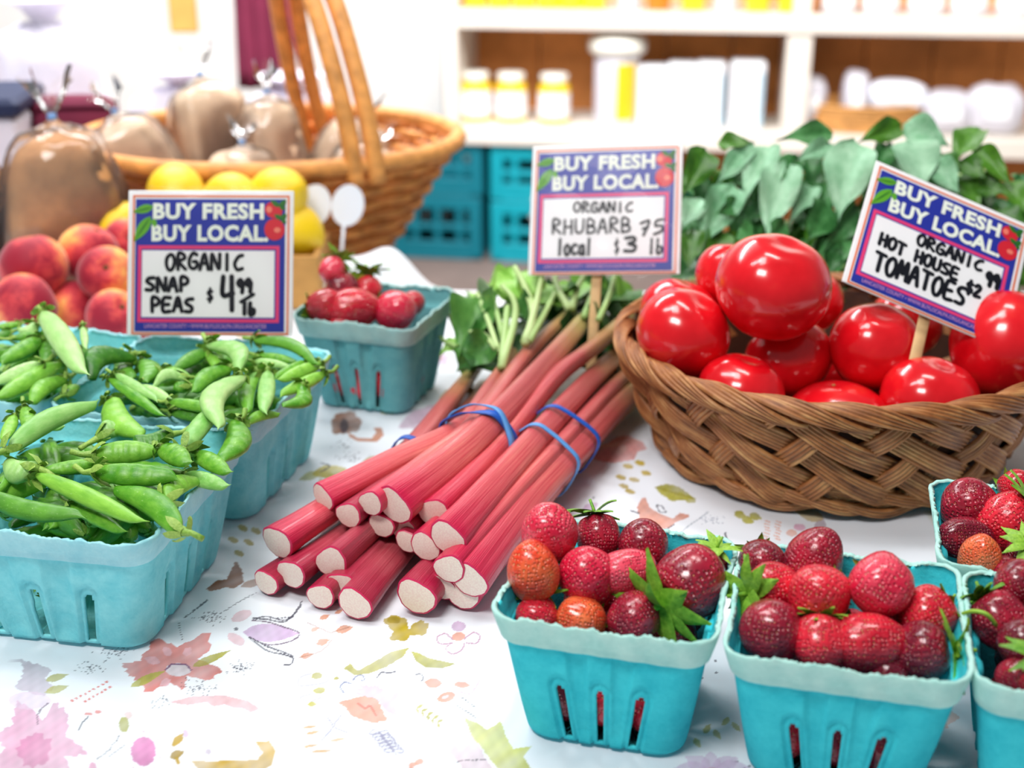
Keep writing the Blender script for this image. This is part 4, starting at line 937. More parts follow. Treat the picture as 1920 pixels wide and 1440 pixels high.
M_stalk = stalk_mat(); M_stalkd = stalk_mat('rhubarb_skin_crimson_shade', .62)  # deeper skin for lower stalks, partly their shade put into the colour
t_ = NT('rhubarb_cut_flesh'); v_ = t_.n('ShaderNodeTexVoronoi'); v_.inputs['Scale'].default_value = 900; t_.l(t_.coord(), v_.inputs['Vector']); t_.base(t_.ramp(v_.outputs['Distance'], [(.1, c8(250, 236, 220)), (.8, c8(242, 216, 204))])); t_.set(Roughness=.5); M_cut = t_.m
M_cutrim = plain('rhubarb_cut_edge', c8(206, 40, 88), .4, .4)
M_vein = leaf_green('rhubarb_vein_green', c8(138, 180, 92), c8(190, 214, 146), .45); M_rleaf = leaf_green('rhubarb_leaf_green', c8(36, 96, 34), c8(88, 144, 62), .45)
M_rleafl = leaf_green('rhubarb_leaf_bright', c8(120, 180, 60), c8(168, 214, 110), .45)
M_basild0 = leaf_green('rhubarb_leaf_deep', c8(20, 62, 24), c8(52, 104, 40), .45)
M_band = plain('blue_rubber', c8(34, 92, 190), .4, .4, .1, 60); M_bandl = plain('light_blue_rubber', c8(96, 160, 226), .4, .4, .1, 60)
def stalk(par, pts, r0, r1, seed, flat=.8, mat=None):
    """pts: list of (px, py, z); D shaped ridged stalk from its cut end to the leaf end"""
    rr_ = random.Random(seed); r0 *= 1.12; P = spline([G(*p) if not isinstance(p, Vector) else p for p in pts], 30); n = 30; vs = []; fs = []; uv = []
    for i_, p_ in enumerate(P): p_.z = max(p_.z, (r0 + (r1 - r0) * i_ / 29) * 1.16 - .001)
    base = P[0].copy(); roll = rr_.uniform(-.8, .8); ridge = rr_.uniform(0, 6.28)
    for i, p in enumerate(P):
        t = i / 29; tg = (P[min(i + 1, 29)] - P[max(i - 1, 0)]).normalized(); up = Vector((0, 0, 1)); up = (up - tg * up.dot(tg)).normalized(); sd = tg.cross(up)
        up, sd = up * math.cos(roll) + sd * math.sin(roll), sd * math.cos(roll) - up * math.sin(roll)
        r = r0 + (r1 - r0) * t; r *= 1 + .10 * math.exp(-(t / .06) ** 2)
        for k in range(n):
            g = 2 * math.pi * k / n; x, y = math.cos(g), math.sin(g); yy = y * (flat if y > 0 else 1.02) - (.16 * (1 - x * x) ** 2 if y > 0 else 0); rd = 1 + .018 * math.cos(10 * g + ridge)
            vs.append(p + sd * (r * x * rd) + up * (r * yy * rd)); uv.append((k / n, t))
    for i in range(29):
        for k in range(n): fs.append((i * n + k, i * n + (k + 1) % n, (i + 1) * n + (k + 1) % n, (i + 1) * n + k))
    fs.append(tuple(range(29 * n, 30 * n)))
    loc = par.location
    s = obj('stalk', [v - loc for v in vs], fs, mat or M_stalk, par, True, uv)
    # cut face, slightly domed, with a pink skin edge
    tg = (P[0] - P[2]).normalized(); tilt = Vector((rr_.uniform(-.25, .25), 0, rr_.uniform(-.1, .35))); tg2 = (tg + tilt).normalized()
    ring = [vs[k] for k in range(n)]; c = sum(ring, Vector()) / n; cut = [c + (q - c) * .9 + tg * .0006 for q in ring] + [c + tg * .0016]
    obj('cut_face', [q - loc for q in cut], [(n, (k + 1) % n, k) for k in range(n)], M_cut, s)
    obj('cut_edge', [q - loc for q in ring] + [q - loc for q in cut[:n]], [(k, n + k, n + (k + 1) % n, (k + 1) % n) for k in range(n)], M_cutrim, s)
    return s, P
def leaf_verts(L, W, n=14, m=9, fold=.25, curl=.3, ruff=.08, seed=0, shape='ovate', tipx=1.0):
    r = random.Random(seed); vs = []; ph = [r.uniform(0, 6.28) for _ in range(4)]
    for i in range(n + 1):
        t = i / n
        w = {'ovate': math.sin(math.pi * t ** .66) * (.35 + .65 * (1 - t ** 5)), 'heart': (math.sin(math.pi * min(1, t * .9 + .1) ** .62)) ** .8, 'long': math.sin(math.pi * t ** .9) ** .9}[shape] * W / 2
        if i == 0: w = W * .02
        for j in range(m):
            s = -1 + 2 * j / (m - 1); y = s * w
            z = fold * abs(s) ** 1.3 * w - curl * L * t * t + ruff * W * (abs(s) ** 2) * math.sin(t * 11 + ph[0] + (s > 0) * 2.0) + .02 * W * math.sin(9 * t + 7 * abs(s) + ph[1])
            z -= .035 * W * math.exp(-(s / .16) ** 2) - .045 * W * abs(math.sin((t * 6 - abs(s) * 1.5) * math.pi)) ** 3 * (1 - abs(s) ** 3)
            vs.append((L * t * (1 - .06 * abs(s)), y, z))
    fs = [(i * m + j, (i + 1) * m + j, (i + 1) * m + j + 1, i * m + j + 1) for i in range(n) for j in range(m - 1)]
    return vs, fs
def mk_leaf(name, mat, **k):
    vs, fs = leaf_verts(1.0, k.pop('W', .7), **k); return take_mesh(obj(name, vs, fs, mat))
b1 = thing('rhubarb_bunch', 'upper rhubarb bunch with a doubled blue rubber band over pink stalks', 'rhubarb', G(820, 930), group='rhubarb bunches')
b2 = thing('rhubarb_bunch', 'rhubarb bunch with two light blue rubber bands nearest the wicker basket', 'rhubarb', G(900, 980), group='rhubarb bunches')
b3 = thing('rhubarb_bunch', 'lower left rhubarb bunch fanned out underneath with dark red ends', 'rhubarb', G(640, 1040), group='rhubarb bunches')
def far(px, py, z): return (px, py, z)
def gz(p): return p
ends = {}
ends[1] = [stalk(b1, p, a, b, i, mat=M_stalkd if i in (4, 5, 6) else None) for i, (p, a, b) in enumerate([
    ([(607, 930, .046), (745, 860, .050), (865, 800, .052), (930, 715, .050), (985, 640, .052)], .0082, .0060),
    ([(693, 940, .050), (800, 862, .054), (890, 790, .058), (990, 660, .058), (1068, 585, .060)], .0080, .0066),
    ([(742, 945, .049), (840, 868, .054), (925, 790, .060), (1040, 665, .060), (1095, 600, .062)], .0112, .0070),
    ([(812, 958, .042), (890, 880, .046), (960, 800, .050), (1040, 705, .056), (1110, 650, .060), (1205, 570, .072)], .0098, .0066),
    ([(652, 962, .040), (760, 885, .042), (875, 815, .042), (960, 700, .042), (1020, 640, .042)], .0082, .0062),
    ([(716, 982, .033), (800, 905, .034), (900, 830, .036), (990, 715, .036), (1060, 650, .036)], .0076, .0060),
    ([(755, 985, .031), (840, 910, .034), (930, 835, .036), (1030, 720, .036), (1100, 660, .036)], .0086, .0060)])]
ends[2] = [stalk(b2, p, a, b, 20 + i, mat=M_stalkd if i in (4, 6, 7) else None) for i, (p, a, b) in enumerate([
    ([(842, 1005, .043), (940, 895, .046), (1025, 800, .047), (1120, 700, .040), (1195, 635, .036)], .0102, .0068),
    ([(840, 1062, .030), (960, 925, .036), (1055, 825, .038), (1150, 725, .032), (1200, 680, .026)], .0090, .0066),
    ([(884, 1085, .024), (1000, 930, .030), (1075, 850, .031), (1160, 760, .026), (1205, 720, .022)], .0102, .0070),
    ([(800, 1022, .032), (900, 920, .030), (1010, 830, .030), (1110, 730, .026), (1190, 660, .022)], .0086, .0064),
    ([(831, 1098, .013), (945, 970, .016), (1045, 860, .018), (1140, 760, .016), (1200, 710, .012)], .0078, .0060),
    ([(868, 1112, .0105), (985, 965, .013), (1065, 872, .015), (1150, 780, .013), (1205, 740, .010)], .0095, .0060),
    ([(783, 1122, .0100), (905, 970, .012), (1015, 850, .016), (1120, 740, .014), (1190, 690, .010)], .0108, .0064),
    ([(765, 1012, .026), (880, 910, .022), (985, 830, .020), (1090, 735, .020), (1180, 665, .016)], .0070, .0060)])]
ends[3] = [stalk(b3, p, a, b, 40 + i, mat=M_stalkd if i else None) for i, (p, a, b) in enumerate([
    ([(520, 1012, .030), (640, 935, .034), (760, 850, .034), (840, 755, .030), (895, 685, .028)], .0104, .0058),
    ([(545, 1072, .016), (660, 985, .018), (775, 870, .020), (860, 770, .018), (905, 720, .014)], .0090, .0056),
    ([(500, 1090, .0085), (620, 1000, .010), (755, 880, .012), (850, 780, .010), (900, 735, .008)], .0076, .0054),
    ([(618, 1050, .023), (715, 965, .024), (800, 880, .022), (880, 790, .018), (940, 730, .014)], .0098, .0058),
    ([(640, 1096, .012), (740, 990, .012), (830, 890, .012), (900, 810, .012), (950, 760, .010)], .0092, .0056),
    ([(600, 1116, .0085), (700, 1010, .009), (800, 900, .009), (870, 830, .009), (920, 780, .008)], .0078, .0054),
    ([(668, 1135, .0088), (765, 1015, .009), (860, 900, .009), (920, 830, .009), (960, 790, .008)], .0094, .0058)])]
def band(par, c_pts, name, mat, w=.0042, off=(0, 0, 0), squash=1.0, slant=0.0, r=.0265, tw=0.0):
    """rubber band round the bunch: closed ribbon hugging the stalks' outline"""
    ctr, axis, rad = c_pts
    axis = axis.normalized(); up = Vector((0, 0, 1)); up = (up - axis * up.dot(axis)).normalized(); sd = axis.cross(up); n = 56; vs = []; fs = []
    for k in range(n):
        g = 2 * math.pi * k / n; rr2 = rad(g); d = sd * math.cos(g) + up * math.sin(g); p = ctr + d * rr2 + axis * (slant * math.cos(g + tw) * .012) + Vector(off)
        ax2 = (axis + d * (.5 * math.sin(g * 2 + tw) if tw else 0)).normalized()
        for (a_, b_) in ((-.5, 0), (.5, 0), (.5, .0011), (-.5, .0011)): vs.append(p + ax2 * (a_ * w) + d * b_ - par.location)
    for k in range(n):
        k2 = (k + 1) % n
        for j in range(4): fs.append((k * 4 + j, k * 4 + (j + 1) % 4, k2 * 4 + (j + 1) % 4, k2 * 4 + j))
    return obj(name, vs, fs, mat, par)
def hull_fn(ent, frac, pad=.0008):          # outline of the stalks of a bunch in the plane across it at a place along them
    Ps = [P[int(frac * 29)] for s, P in ent]; ax = sum(((P[min(29, int(frac * 29) + 1)] - P[int(frac * 29) - 1]).normalized() for s, P in ent), Vector()).normalized()
    ctr = sum(Ps, Vector()) / len(Ps); Ps = []
    for s, P in ent:                        # where each stalk meets the plane
        Ps.append(min(P, key=lambda q: abs((q - ctr).dot(ax))))
    ctr = sum(Ps, Vector()) / len(Ps)
    up = Vector((0, 0, 1)); up = (up - ax * up.dot(ax)).normalized(); sd = ax.cross(up); loc = [((q - ctr).dot(sd), (q - ctr).dot(up)) for q in Ps]
    rads = [.0092 for _ in ent]
    def rad(g):                             # support-function based convex outline
        best = 1e9
        for k in range(72):
            a = 2 * math.pi * k / 72; ca = math.cos(a - g)
            if ca > .05:
                h = max(x * math.cos(a) + y * math.sin(a) + r for (x, y), r in zip(loc, rads)) + pad; best = min(best, h / ca)
        return best
    return ctr, ax, rad
h1 = hull_fn(ends[1], .48); band(b1, h1, 'rubber_band', M_band, .0055, slant=.5, tw=.6); band(b1, (h1[0], h1[1], lambda g: h1[2](g) + .0012), 'rubber_band', M_bandl, .0042, slant=-.7, tw=1.2)
h2 = hull_fn(ends[2], .52); band(b2, h2, 'rubber_band', M_band, .0046, slant=.6)
h2b = hull_fn(ends[2], .42); band(b2, h2b, 'rubber_band', M_bandl, .0040, slant=.3)
h3 = hull_fn(ends[3], .50); band(b3, h3, 'rubber_band', M_band, .0060, slant=.2)
# pale veins and leaf remnants at the far ends
RL = [mk_leaf('leaf', M_rleaf, W=.8, fold=.5, curl=.35, ruff=.16, seed=i, shape='heart') for i in range(3)]; RLD = [mk_leaf('leaf', M_basild0, W=.8, fold=.5, curl=.3, ruff=.16, seed=50 + i, shape='heart') for i in range(2)]; RLL = [mk_leaf('leaf', M_rleafl, W=.75, fold=.4, curl=.3, ruff=.14, seed=10 + i, shape='heart') for i in range(2)]
def place_leaf(me, par, a, b, wid, nrm, name='leaf', roll=0.0):
    ax = b - a; L = ax.length; M = frame(ax, nrm) @ Matrix.Rotation(roll, 4, 'X'); pl = par.location
    return inst(name, me, par, matrix=Matrix.Translation(a - pl) @ M @ Matrix.Diagonal((L, wid / .75, L * .9, 1)))
def vein(par, pts, r0, r1, mat):
    o = MB(); P = spline(pts, 12); o.tube([p - par.location for p in P], [(r0 + (r1 - r0) * i / 11) * .72 for i in range(12)], 8); return o.obj('leaf_vein', mat, par)
# (path as px,py,Y) of the pale green ribs
for par, pts, r0, r1 in [
    (b1, [(985, 640, .985), (1000, 590, 1.03), (985, 540, 1.06), (965, 500, 1.085)], .0058, .0030), (b1, [(985, 645, .985), (1005, 570, 1.04), (1015, 520, 1.07)], .0050, .0026),
    (b1, [(992, 640, .985), (1020, 590, 1.04), (1040, 550, 1.08)], .0045, .0030), (b1, [(940, 690, .96), (965, 600, 1.02), (962, 560, 1.04), (940, 535, 1.06)], .0052, .0024), (b1, [(940, 690, .96), (950, 590, 1.03), (952, 575, 1.04)], .0044, .0036),
    (b1, [(1068, 580, 1.06), (1045, 540, 1.09), (1040, 510, 1.11)], .0050, .0030), (b1, [(1072, 578, 1.06), (1085, 535, 1.10), (1105, 505, 1.12)], .0044, .0026),
    (b1, [(1095, 595, 1.05), (1115, 540, 1.10), (1130, 505, 1.13)], .0044, .0024), (b1, [(1122, 600, 1.03), (1140, 560, 1.06), (1152, 520, 1.10)], .0038, .0028), (b1, [(1195, 578, 1.08), (1210, 560, 1.1), (1235, 540, 1.14)], .0052, .0036),
    (b3, [(935, 660, .99), (915, 600, 1.04), (895, 550, 1.08)], .0036, .0026), (b3, [(948, 650, .99), (930, 580, 1.05), (920, 545, 1.08)], .0036, .0028), (b3, [(860, 630, 1.06), (845, 595, 1.08), (838, 575, 1.1)], .0034, .0026),
    (b3, [(930, 655, .99), (905, 625, 1.01), (880, 622, 1.02)], .0032, .0020), (b3, [(855, 650, 1.03), (835, 640, 1.04), (825, 632, 1.05)], .0030, .0020)]:
    vein(par, [PY(*p) for p in pts], r0, r1, M_vein)
cv = Vector((0, -.75, .65))
for k, (par, a, b, w, nrm, br) in enumerate([
    (b3, (905, 560, 1.07), (858, 700, 1.0), .034, (-.3, -.8, .5), 0), (b3, (930, 590, 1.06), (850, 575, 1.08), .034, (0, -.6, .8), 0), (b3, (925, 640, 1.0), (850, 690, .99), .026, (.1, -.7, .7), 0), (b3, (935, 610, 1.05), (875, 640, 1.02), .028, (0, -.8, .6), 0),
    (b3, (860, 640, 1.04), (822, 660, 1.03), .012, (0, -.5, .8), 1), (b1, (975, 560, 1.07), (855, 520, 1.16), .030, (0, -.5, .85), 1), (b1, (990, 560, 1.07), (940, 480, 1.12), .042, (.2, -.9, .4), 1), (b1, (1010, 570, 1.07), (1010, 490, 1.13), .05, (.3, -.9, .4), 1),
    (b1, (985, 600, 1.04), (925, 545, 1.09), .03, (0, -.9, .5), 0), (b1, (1030, 575, 1.08), (1035, 520, 1.13), .05, (-.2, -.9, .4), 0), (b1, (1085, 560, 1.11), (1080, 510, 1.15), .05, (0, -.9, .4), 1), (b1, (1140, 570, 1.1), (1180, 510, 1.16), .05, (0, -.9, .5), 0),
    (b1, (1160, 560, 1.12), (1210, 560, 1.15), .05, (0, -.8, .6), 1), (b1, (1120, 545, 1.13), (1110, 515, 1.16), .045, (0, -.9, .5), 0), (b2, (1130, 640, 1.04), (1170, 560, 1.12), .05, (.2, -.8, .5), 0), (b2, (1090, 600, 1.10), (1060, 560, 1.14), .06, (0, -.9, .5), 0), (b2, (1150, 640, 1.06), (1190, 640, 1.03), .03, (0, -.7, .7), 0), (b2, (1075, 690, 1.03), (1125, 600, 1.12), .06, (.2, -.8, .5), 2), (b2, (1110, 690, 1.06), (1185, 610, 1.12), .06, (.0, -.8, .6), 2), (b2, (1140, 720, 1.02), (1200, 650, 1.09), .06, (.0, -.6, .8), 2), (b3, (940, 690, .99), (900, 640, 1.05), .05, (.1, -.7, .6), 2), (b3, (920, 640, 1.04), (870, 610, 1.09), .05, (-.2, -.7, .6), 2), (b1, (1080, 640, 1.09), (1040, 590, 1.14), .06, (.0, -.8, .6), 2), (b1, (1040, 600, 1.10), (1010, 530, 1.17), .07, (.1, -.9, .4), 0), (b1, (1085, 612, 1.12), (1125, 535, 1.19), .085, (0, -.9, .4), 2), (b1, (1150, 600, 1.13), (1205, 540, 1.18), .085, (0, -.9, .4), 0), (b1, (1000, 640, 1.08), (955, 585, 1.14), .06, (0, -.8, .5), 2), (b1, (1120, 575, 1.14), (1165, 520, 1.19), .08, (0, -.9, .4), 1)]):
    place_leaf((RL, RLL, RLD)[br][k % 2], par, PY(*a), PY(*b), w, Vector(nrm))

# ------------------------------------------------------------------ leafy green bunches behind the tomatoes
M_basil = leaf_green('basil_green', c8(36, 100, 44), c8(84, 150, 84), .42); M_basill = leaf_green('basil_silvery', c8(96, 160, 112), c8(160, 206, 170), .45); M_basild = leaf_green('basil_deep', c8(28, 84, 18), c8(84, 140, 34), .38)
BL = {k: [mk_leaf('leaf', m, W=.6, fold=.38, curl=.20, ruff=.10, seed=30 + 5 * j + i, shape='ovate') for i in range(3)] for j, (k, m) in enumerate((('m', M_basil), ('l', M_basill), ('d', M_basild)))}
gb = [thing('basil_bunch', 'leafy basil bunch with silvery drooping leaves left behind the tomatoes', 'herb bunch', (.22, 1.20, 0), group='leafy green bunches'),
      thing('basil_bunch', 'leafy basil bunch with deep green leaves behind the tomato price sign', 'herb bunch', (.36, 1.22, 0), group='leafy green bunches')]
def gY(px, py): return 1.13 + (450 - py) / 200 * .075 + .00004 * abs(px - 1600)
def gleaf(p, q, w, tone, dy=0.0):
    a = PY(p[0], p[1], gY(*p) + dy + .012); b = PY(q[0], q[1], gY(*q) + dy - .006); par = gb[0] if (p[0] + q[0]) / 2 < 1640 else gb[1]
    nrm = Vector((rnd.uniform(-.6, .6), -.75, rnd.uniform(.2, .9))); 
    place_leaf(BL[tone][rnd.randrange(3)], par, a, b, w * 1.25 * .00047, nrm)
for i_, a in enumerate([((1413, 272), (1338, 342), 48, 'l'), ((1450, 272), (1385, 370), 68, 'l'), ((1373, 345), (1315, 462), 72, 'l'), ((1472, 302), (1438, 446), 78, 'l'), ((1604, 266), (1570, 405), 98, 'l'), ((1529, 350), (1478, 410), 42, 'l'), ((1548, 380), (1525, 450), 74, 'm'),
    ((1562, 250), (1462, 254), 50, 'm'), ((1560, 270), (1492, 297), 40, 'l'), ((1702, 262), (1742, 345), 100, 'l'), ((1695, 232), (1785, 268), 66, 'l'), ((1690, 234), (1614, 262), 50, 'd'), ((1836, 240), (1784, 296), 64, 'd'), ((1768, 288), (1790, 338), 50, 'd'), ((1828, 275), (1902, 345), 46, 'd'),
    ((1790, 335), (1846, 384), 64, 'd'), ((1832, 338), (1886, 362), 54, 'd'), ((1880, 342), (1930, 392), 56, 'd'), ((1314, 372), (1276, 424), 48, 'l'), ((1322, 278), (1288, 362), 66, 'd'), ((1346, 268), (1412, 262), 38, 'd'), ((1602, 384), (1556, 470), 56, 'm'), ((1388, 425), (1415, 450), 40, 'm'), ((1870, 395), (1930, 440), 60, 'd'),
    ((1470, 420), (1440, 470), 55, 'm'), ((1620, 430), (1580, 480), 60, 'm'), ((1350, 430), (1335, 500), 55, 'd'), ((1300, 430), (1290, 500), 55, 'd'), ((1800, 300), (1850, 330), 50, 'd'), ((1750, 300), (1800, 360), 55, 'l'), ((1660, 270), (1640, 330), 50, 'm'), ((1620, 470), (1600, 560), 60, 'd'), ((1500, 300), (1470, 330), 40, 'm'), ((1380, 380), (1350, 400), 40, 'm')]):
    gleaf(a[0], a[1], a[2], a[3], -.004 * (i_ % 5))
for k in range(150):                        # the mass of leaves behind and below
    px = rnd.uniform(1285, 1990); top = 275 + 50 * max(0, (1420 - px) / 140) + 60 * max(0, (px - 1800) / 190); py = rnd.uniform(top, 520); g = rnd.uniform(.9, 2.4); L = rnd.uniform(55, 95)
    gleaf((px, py), (px + L * math.cos(g), py + L * math.sin(g)), rnd.uniform(42, 66), rnd.choice('mddm'), rnd.uniform(.012, .05))
for gi, (cx, par) in enumerate(((.22, gb[0]), (.36, gb[1]))):
    for k in range(12):
        o = MB(); a = Vector((cx + rnd.uniform(-.05, .05), 1.30 + rnd.uniform(-.02, .02), .02)); b = Vector((cx + rnd.uniform(-.11, .11), 1.19 + rnd.uniform(0, .04), rnd.uniform(.08, .17)))
        P = spline([a, (a + b) / 2 + Vector((0, .02, .03)), b], 8); o.tube([p - par.location for p in P], [.003 - .0002 * i for i in range(8)], 6); o.obj('stem', M_vein, par)
# ------------------------------------------------------------------ price signs
M_card = plain('sign_card_white', c8(244, 244, 246), .4, .4); M_blue = plain('sign_blue', c8(38, 52, 158), .35, .4); M_pinkl = plain('sign_pink', c8(232, 64, 118), .35, .4); M_orl = plain('sign_orange', c8(232, 116, 62), .4, .4)
M_cream = plain('sign_lettering', c8(240, 246, 232), .4, .4); M_foot = plain('sign_footer_pink', c8(206, 150, 200), .4, .4); M_ink = plain('marker_ink', c8(22, 24, 34), .35, .4); M_lg = plain('sign_leaf_green', c8(96, 170, 44), .4, .4); M_lg2 = plain('sign_leaf_dark', c8(40, 112, 36), .4, .4); M_sr = plain('sign_berry_red', c8(214, 34, 52), .4, .4); M_sr2 = plain('sign_berry_highlight', c8(240, 130, 110), .4, .4)
M_stick = plain('sign_stick_wood', c8(214, 178, 128), .6, .3, .12, 90)
def film_mat(name, tint, dens, rough=.08, ior=1.45):
    m = bpy.data.materials.new(name); m.use_nodes = True; t = m.node_tree; t.nodes.clear(); out = t.nodes.new('ShaderNodeOutputMaterial')
    tr = t.nodes.new('ShaderNodeBsdfTransparent'); gl = t.nodes.new('ShaderNodeBsdfGlossy'); df = t.nodes.new('ShaderNodeBsdfDiffuse'); gl.inputs['Roughness'].default_value = rough; df.inputs[0].default_value = (*tint, 1)
    lw = t.nodes.new('ShaderNodeFresnel'); lw.inputs[0].default_value = ior
    n = t.nodes.new('ShaderNodeTexNoise'); n.inputs['Scale'].default_value = 22; tc = t.nodes.new('ShaderNodeTexCoord'); t.links.new(tc.outputs['Object'], n.inputs['Vector']); bp = t.nodes.new('ShaderNodeBump'); bp.inputs['Strength'].default_value = .35; bp.inputs['Distance'].default_value = .01; t.links.new(n.outputs[0], bp.inputs['Height']); t.links.new(bp.outputs[0], gl.inputs['Normal'])
    a = t.nodes.new('ShaderNodeMixShader'); a.inputs[0].default_value = dens; t.links.new(tr.outputs[0], a.inputs[1]); t.links.new(df.outputs[0], a.inputs[2])
    b = t.nodes.new('ShaderNodeMixShader'); t.links.new(lw.outputs[0], b.inputs[0]); t.links.new(a.outputs[0], b.inputs[1]); t.links.new(gl.outputs[0], b.inputs[2]); t.links.new(b.outputs[0], out.inputs[0]); return m
M_sleeve = film_mat('clear_sign_sleeve', (.9, .93, .95), .0, .06, 1.13); M_bag = film_mat('clear_bread_bag', (.98, .97, 1.0), .05, .10)
SW, SH_ = .127, .111
def UV(x, y): return ((x - 50) / 1495 - .5, (747.5 - y) / 1495)       # sign drawing units -> sign widths, centred
def flat(par, name, mat, polys, layer, th=.00012):
    o = MB()
    for pl in polys:
        n = len(pl); z0, z1 = -.0006 - layer * .00016, -.0006 - layer * .00016 - th
        o.add([(x * SW, z0, y * SW) for x, y in pl] + [(x * SW, z1, y * SW) for x, y in pl], [tuple(range(n, 2 * n))] + [(k, (k + 1) % n, n + (k + 1) % n, n + k) for k in range(n)])
    return o.obj(name, mat, par, False)
def rect(x0, y0, x1, y1): a, b = UV(x0, y0), UV(x1, y1); return [(a[0], b[1]), (b[0], b[1]), (b[0], a[1]), (a[0], a[1])]
def frame_polys(x0, y0, x1, y1, t): return [rect(x0, y0, x1, y0 + t), rect(x0, y1 - t, x1, y1), rect(x0, y0 + t, x0 + t, y1 - t), rect(x1 - t, y0 + t, x1, y1 - t)]
_tc = {}
def text_mesh(body, bold):
    if (body, bold) in _tc: return _tc[(body, bold)]
    cu = bpy.data.curves.new('lettering', 'FONT'); cu.body = body; cu.offset = bold; cu.resolution_u = 3; cu.space_character = 1.0 + bold * 1.6
    ob = bpy.data.objects.new('lettering', cu); COL.objects.link(ob); dg = bpy.context.evaluated_depsgraph_get(); dg.update(); me = bpy.data.meshes.new_from_object(ob.evaluated_get(dg)); bpy.data.objects.remove(ob)
    v = np.array([x.co[:] for x in me.vertices]); f = [tuple(p.vertices) for p in me.polygons]; bpy.data.meshes.remove(me); _tc[(body, bold)] = (v, f); return v, f
def lettering(par, name, body, x0, y0, x1, y1, mat, layer, bold=.0):
    v, f = text_mesh(body, bold); lo, hi = v.min(0), v.max(0); a, b = UV(x0, y1), UV(x1, y0)
    X = a[0] + (v[:, 0] - lo[0]) / (hi[0] - lo[0]) * (b[0] - a[0]); Y = a[1] + (v[:, 1] - lo[1]) / (hi[1] - lo[1]) * (b[1] - a[1])
    return obj(name, [(x * SW, -.0006 - layer * .00016, y * SW) for x, y in zip(X, Y)], f, mat, par, False)
GL = {'O': [[(.5, 1), (.15, .8), (.05, .4), (.3, .02), (.7, .05), (.95, .5), (.8, .9), (.5, 1)]], 'R': [[(.1, 0), (.12, 1), (.7, .95), (.8, .7), (.2, .5), (.95, 0)]], 'G': [[(.9, .9), (.5, 1), (.1, .6), (.15, .15), (.6, 0), (.95, .2), (.9, .45), (.55, .45)]],
    'A': [[(.02, 0), (.5, 1), (.95, 0)], [(.2, .4), (.82, .4)]], 'N': [[(.05, 0), (.1, 1), (.85, .05), (.95, 1)]], 'I': [[(.5, 1), (.5, 0)]], 'C': [[(.95, .95), (.5, .85), (.1, .4), (.4, .03), (.95, .1)]], 'S': [[(.9, .95), (.35, .9), (.15, .65), (.8, .35), (.7, .05), (.05, .05)]],
    'P': [[(.15, 0), (.15, 1), (.7, .97), (.9, .72), (.65, .5), (.2, .45)]], 'E': [[(.9, 1), (.15, .95), (.1, .05), (.9, .02)], [(.15, .5), (.75, .52)]], 'H': [[(.1, 0), (.12, 1)], [(.9, 0), (.88, 1)], [(.1, .5), (.9, .5)]], 'U': [[(.08, 1), (.1, .2), (.45, 0), (.85, .2), (.9, 1)]],
    'B': [[(.12, 0), (.12, 1), (.7, .92), (.75, .62), (.2, .52), (.85, .42), (.85, .1), (.12, 0)]], 'T': [[(.02, 1), (.98, .95)], [(.5, .97), (.5, 0)]], 'M': [[(.02, 0), (.15, 1), (.5, .3), (.85, 1), (.98, 0)]], 'L': [[(.15, 1), (.12, .03), (.9, .05)]],
    'o': [[(.5, .7), (.1, .45), (.3, .02), (.8, .1), (.9, .5), (.5, .7)]], 'c': [[(.9, .62), (.4, .65), (.1, .3), (.4, .02), (.9, .1)]], 'a': [[(.8, .65), (.3, .6), (.1, .2), (.5, .02), (.8, .3), (.82, .65), (.95, 0)]], 'l': [[(.5, 1.05), (.45, 0)]],
    '3': [[(.1, .95), (.7, 1), (.8, .75), (.35, .55), (.85, .4), (.7, .05), (.05, .05)]], '7': [[(.05, .95), (.85, 1), (.35, 0)], [(.25, .5), (.75, .52)]], '5': [[(.9, 1), (.25, .98), (.2, .6), (.75, .55), (.8, .15), (.1, 0)]], '4': [[(.1, 1), (.08, .45), (.85, .5)], [(.75, 1), (.8, 0)]],
    '9': [[(.85, .7), (.5, 1), (.1, .75), (.5, .5), (.85, .75), (.75, 0)]], '1': [[(.5, 1), (.5, 0)]], 'b': [[(.2, 1), (.15, 0), (.75, .05), (.8, .4), (.2, .45)]], '$': [[(.85, .8), (.3, .82), (.15, .6), (.8, .35), (.7, .12), (.1, .15)], [(.5, 1.05), (.45, -.1)]], '/': [[(.0, .1), (1, .9)]], '2': [[(.1, .8), (.5, 1), (.85, .75), (.1, .05), (.95, .08)]], ' ': []}
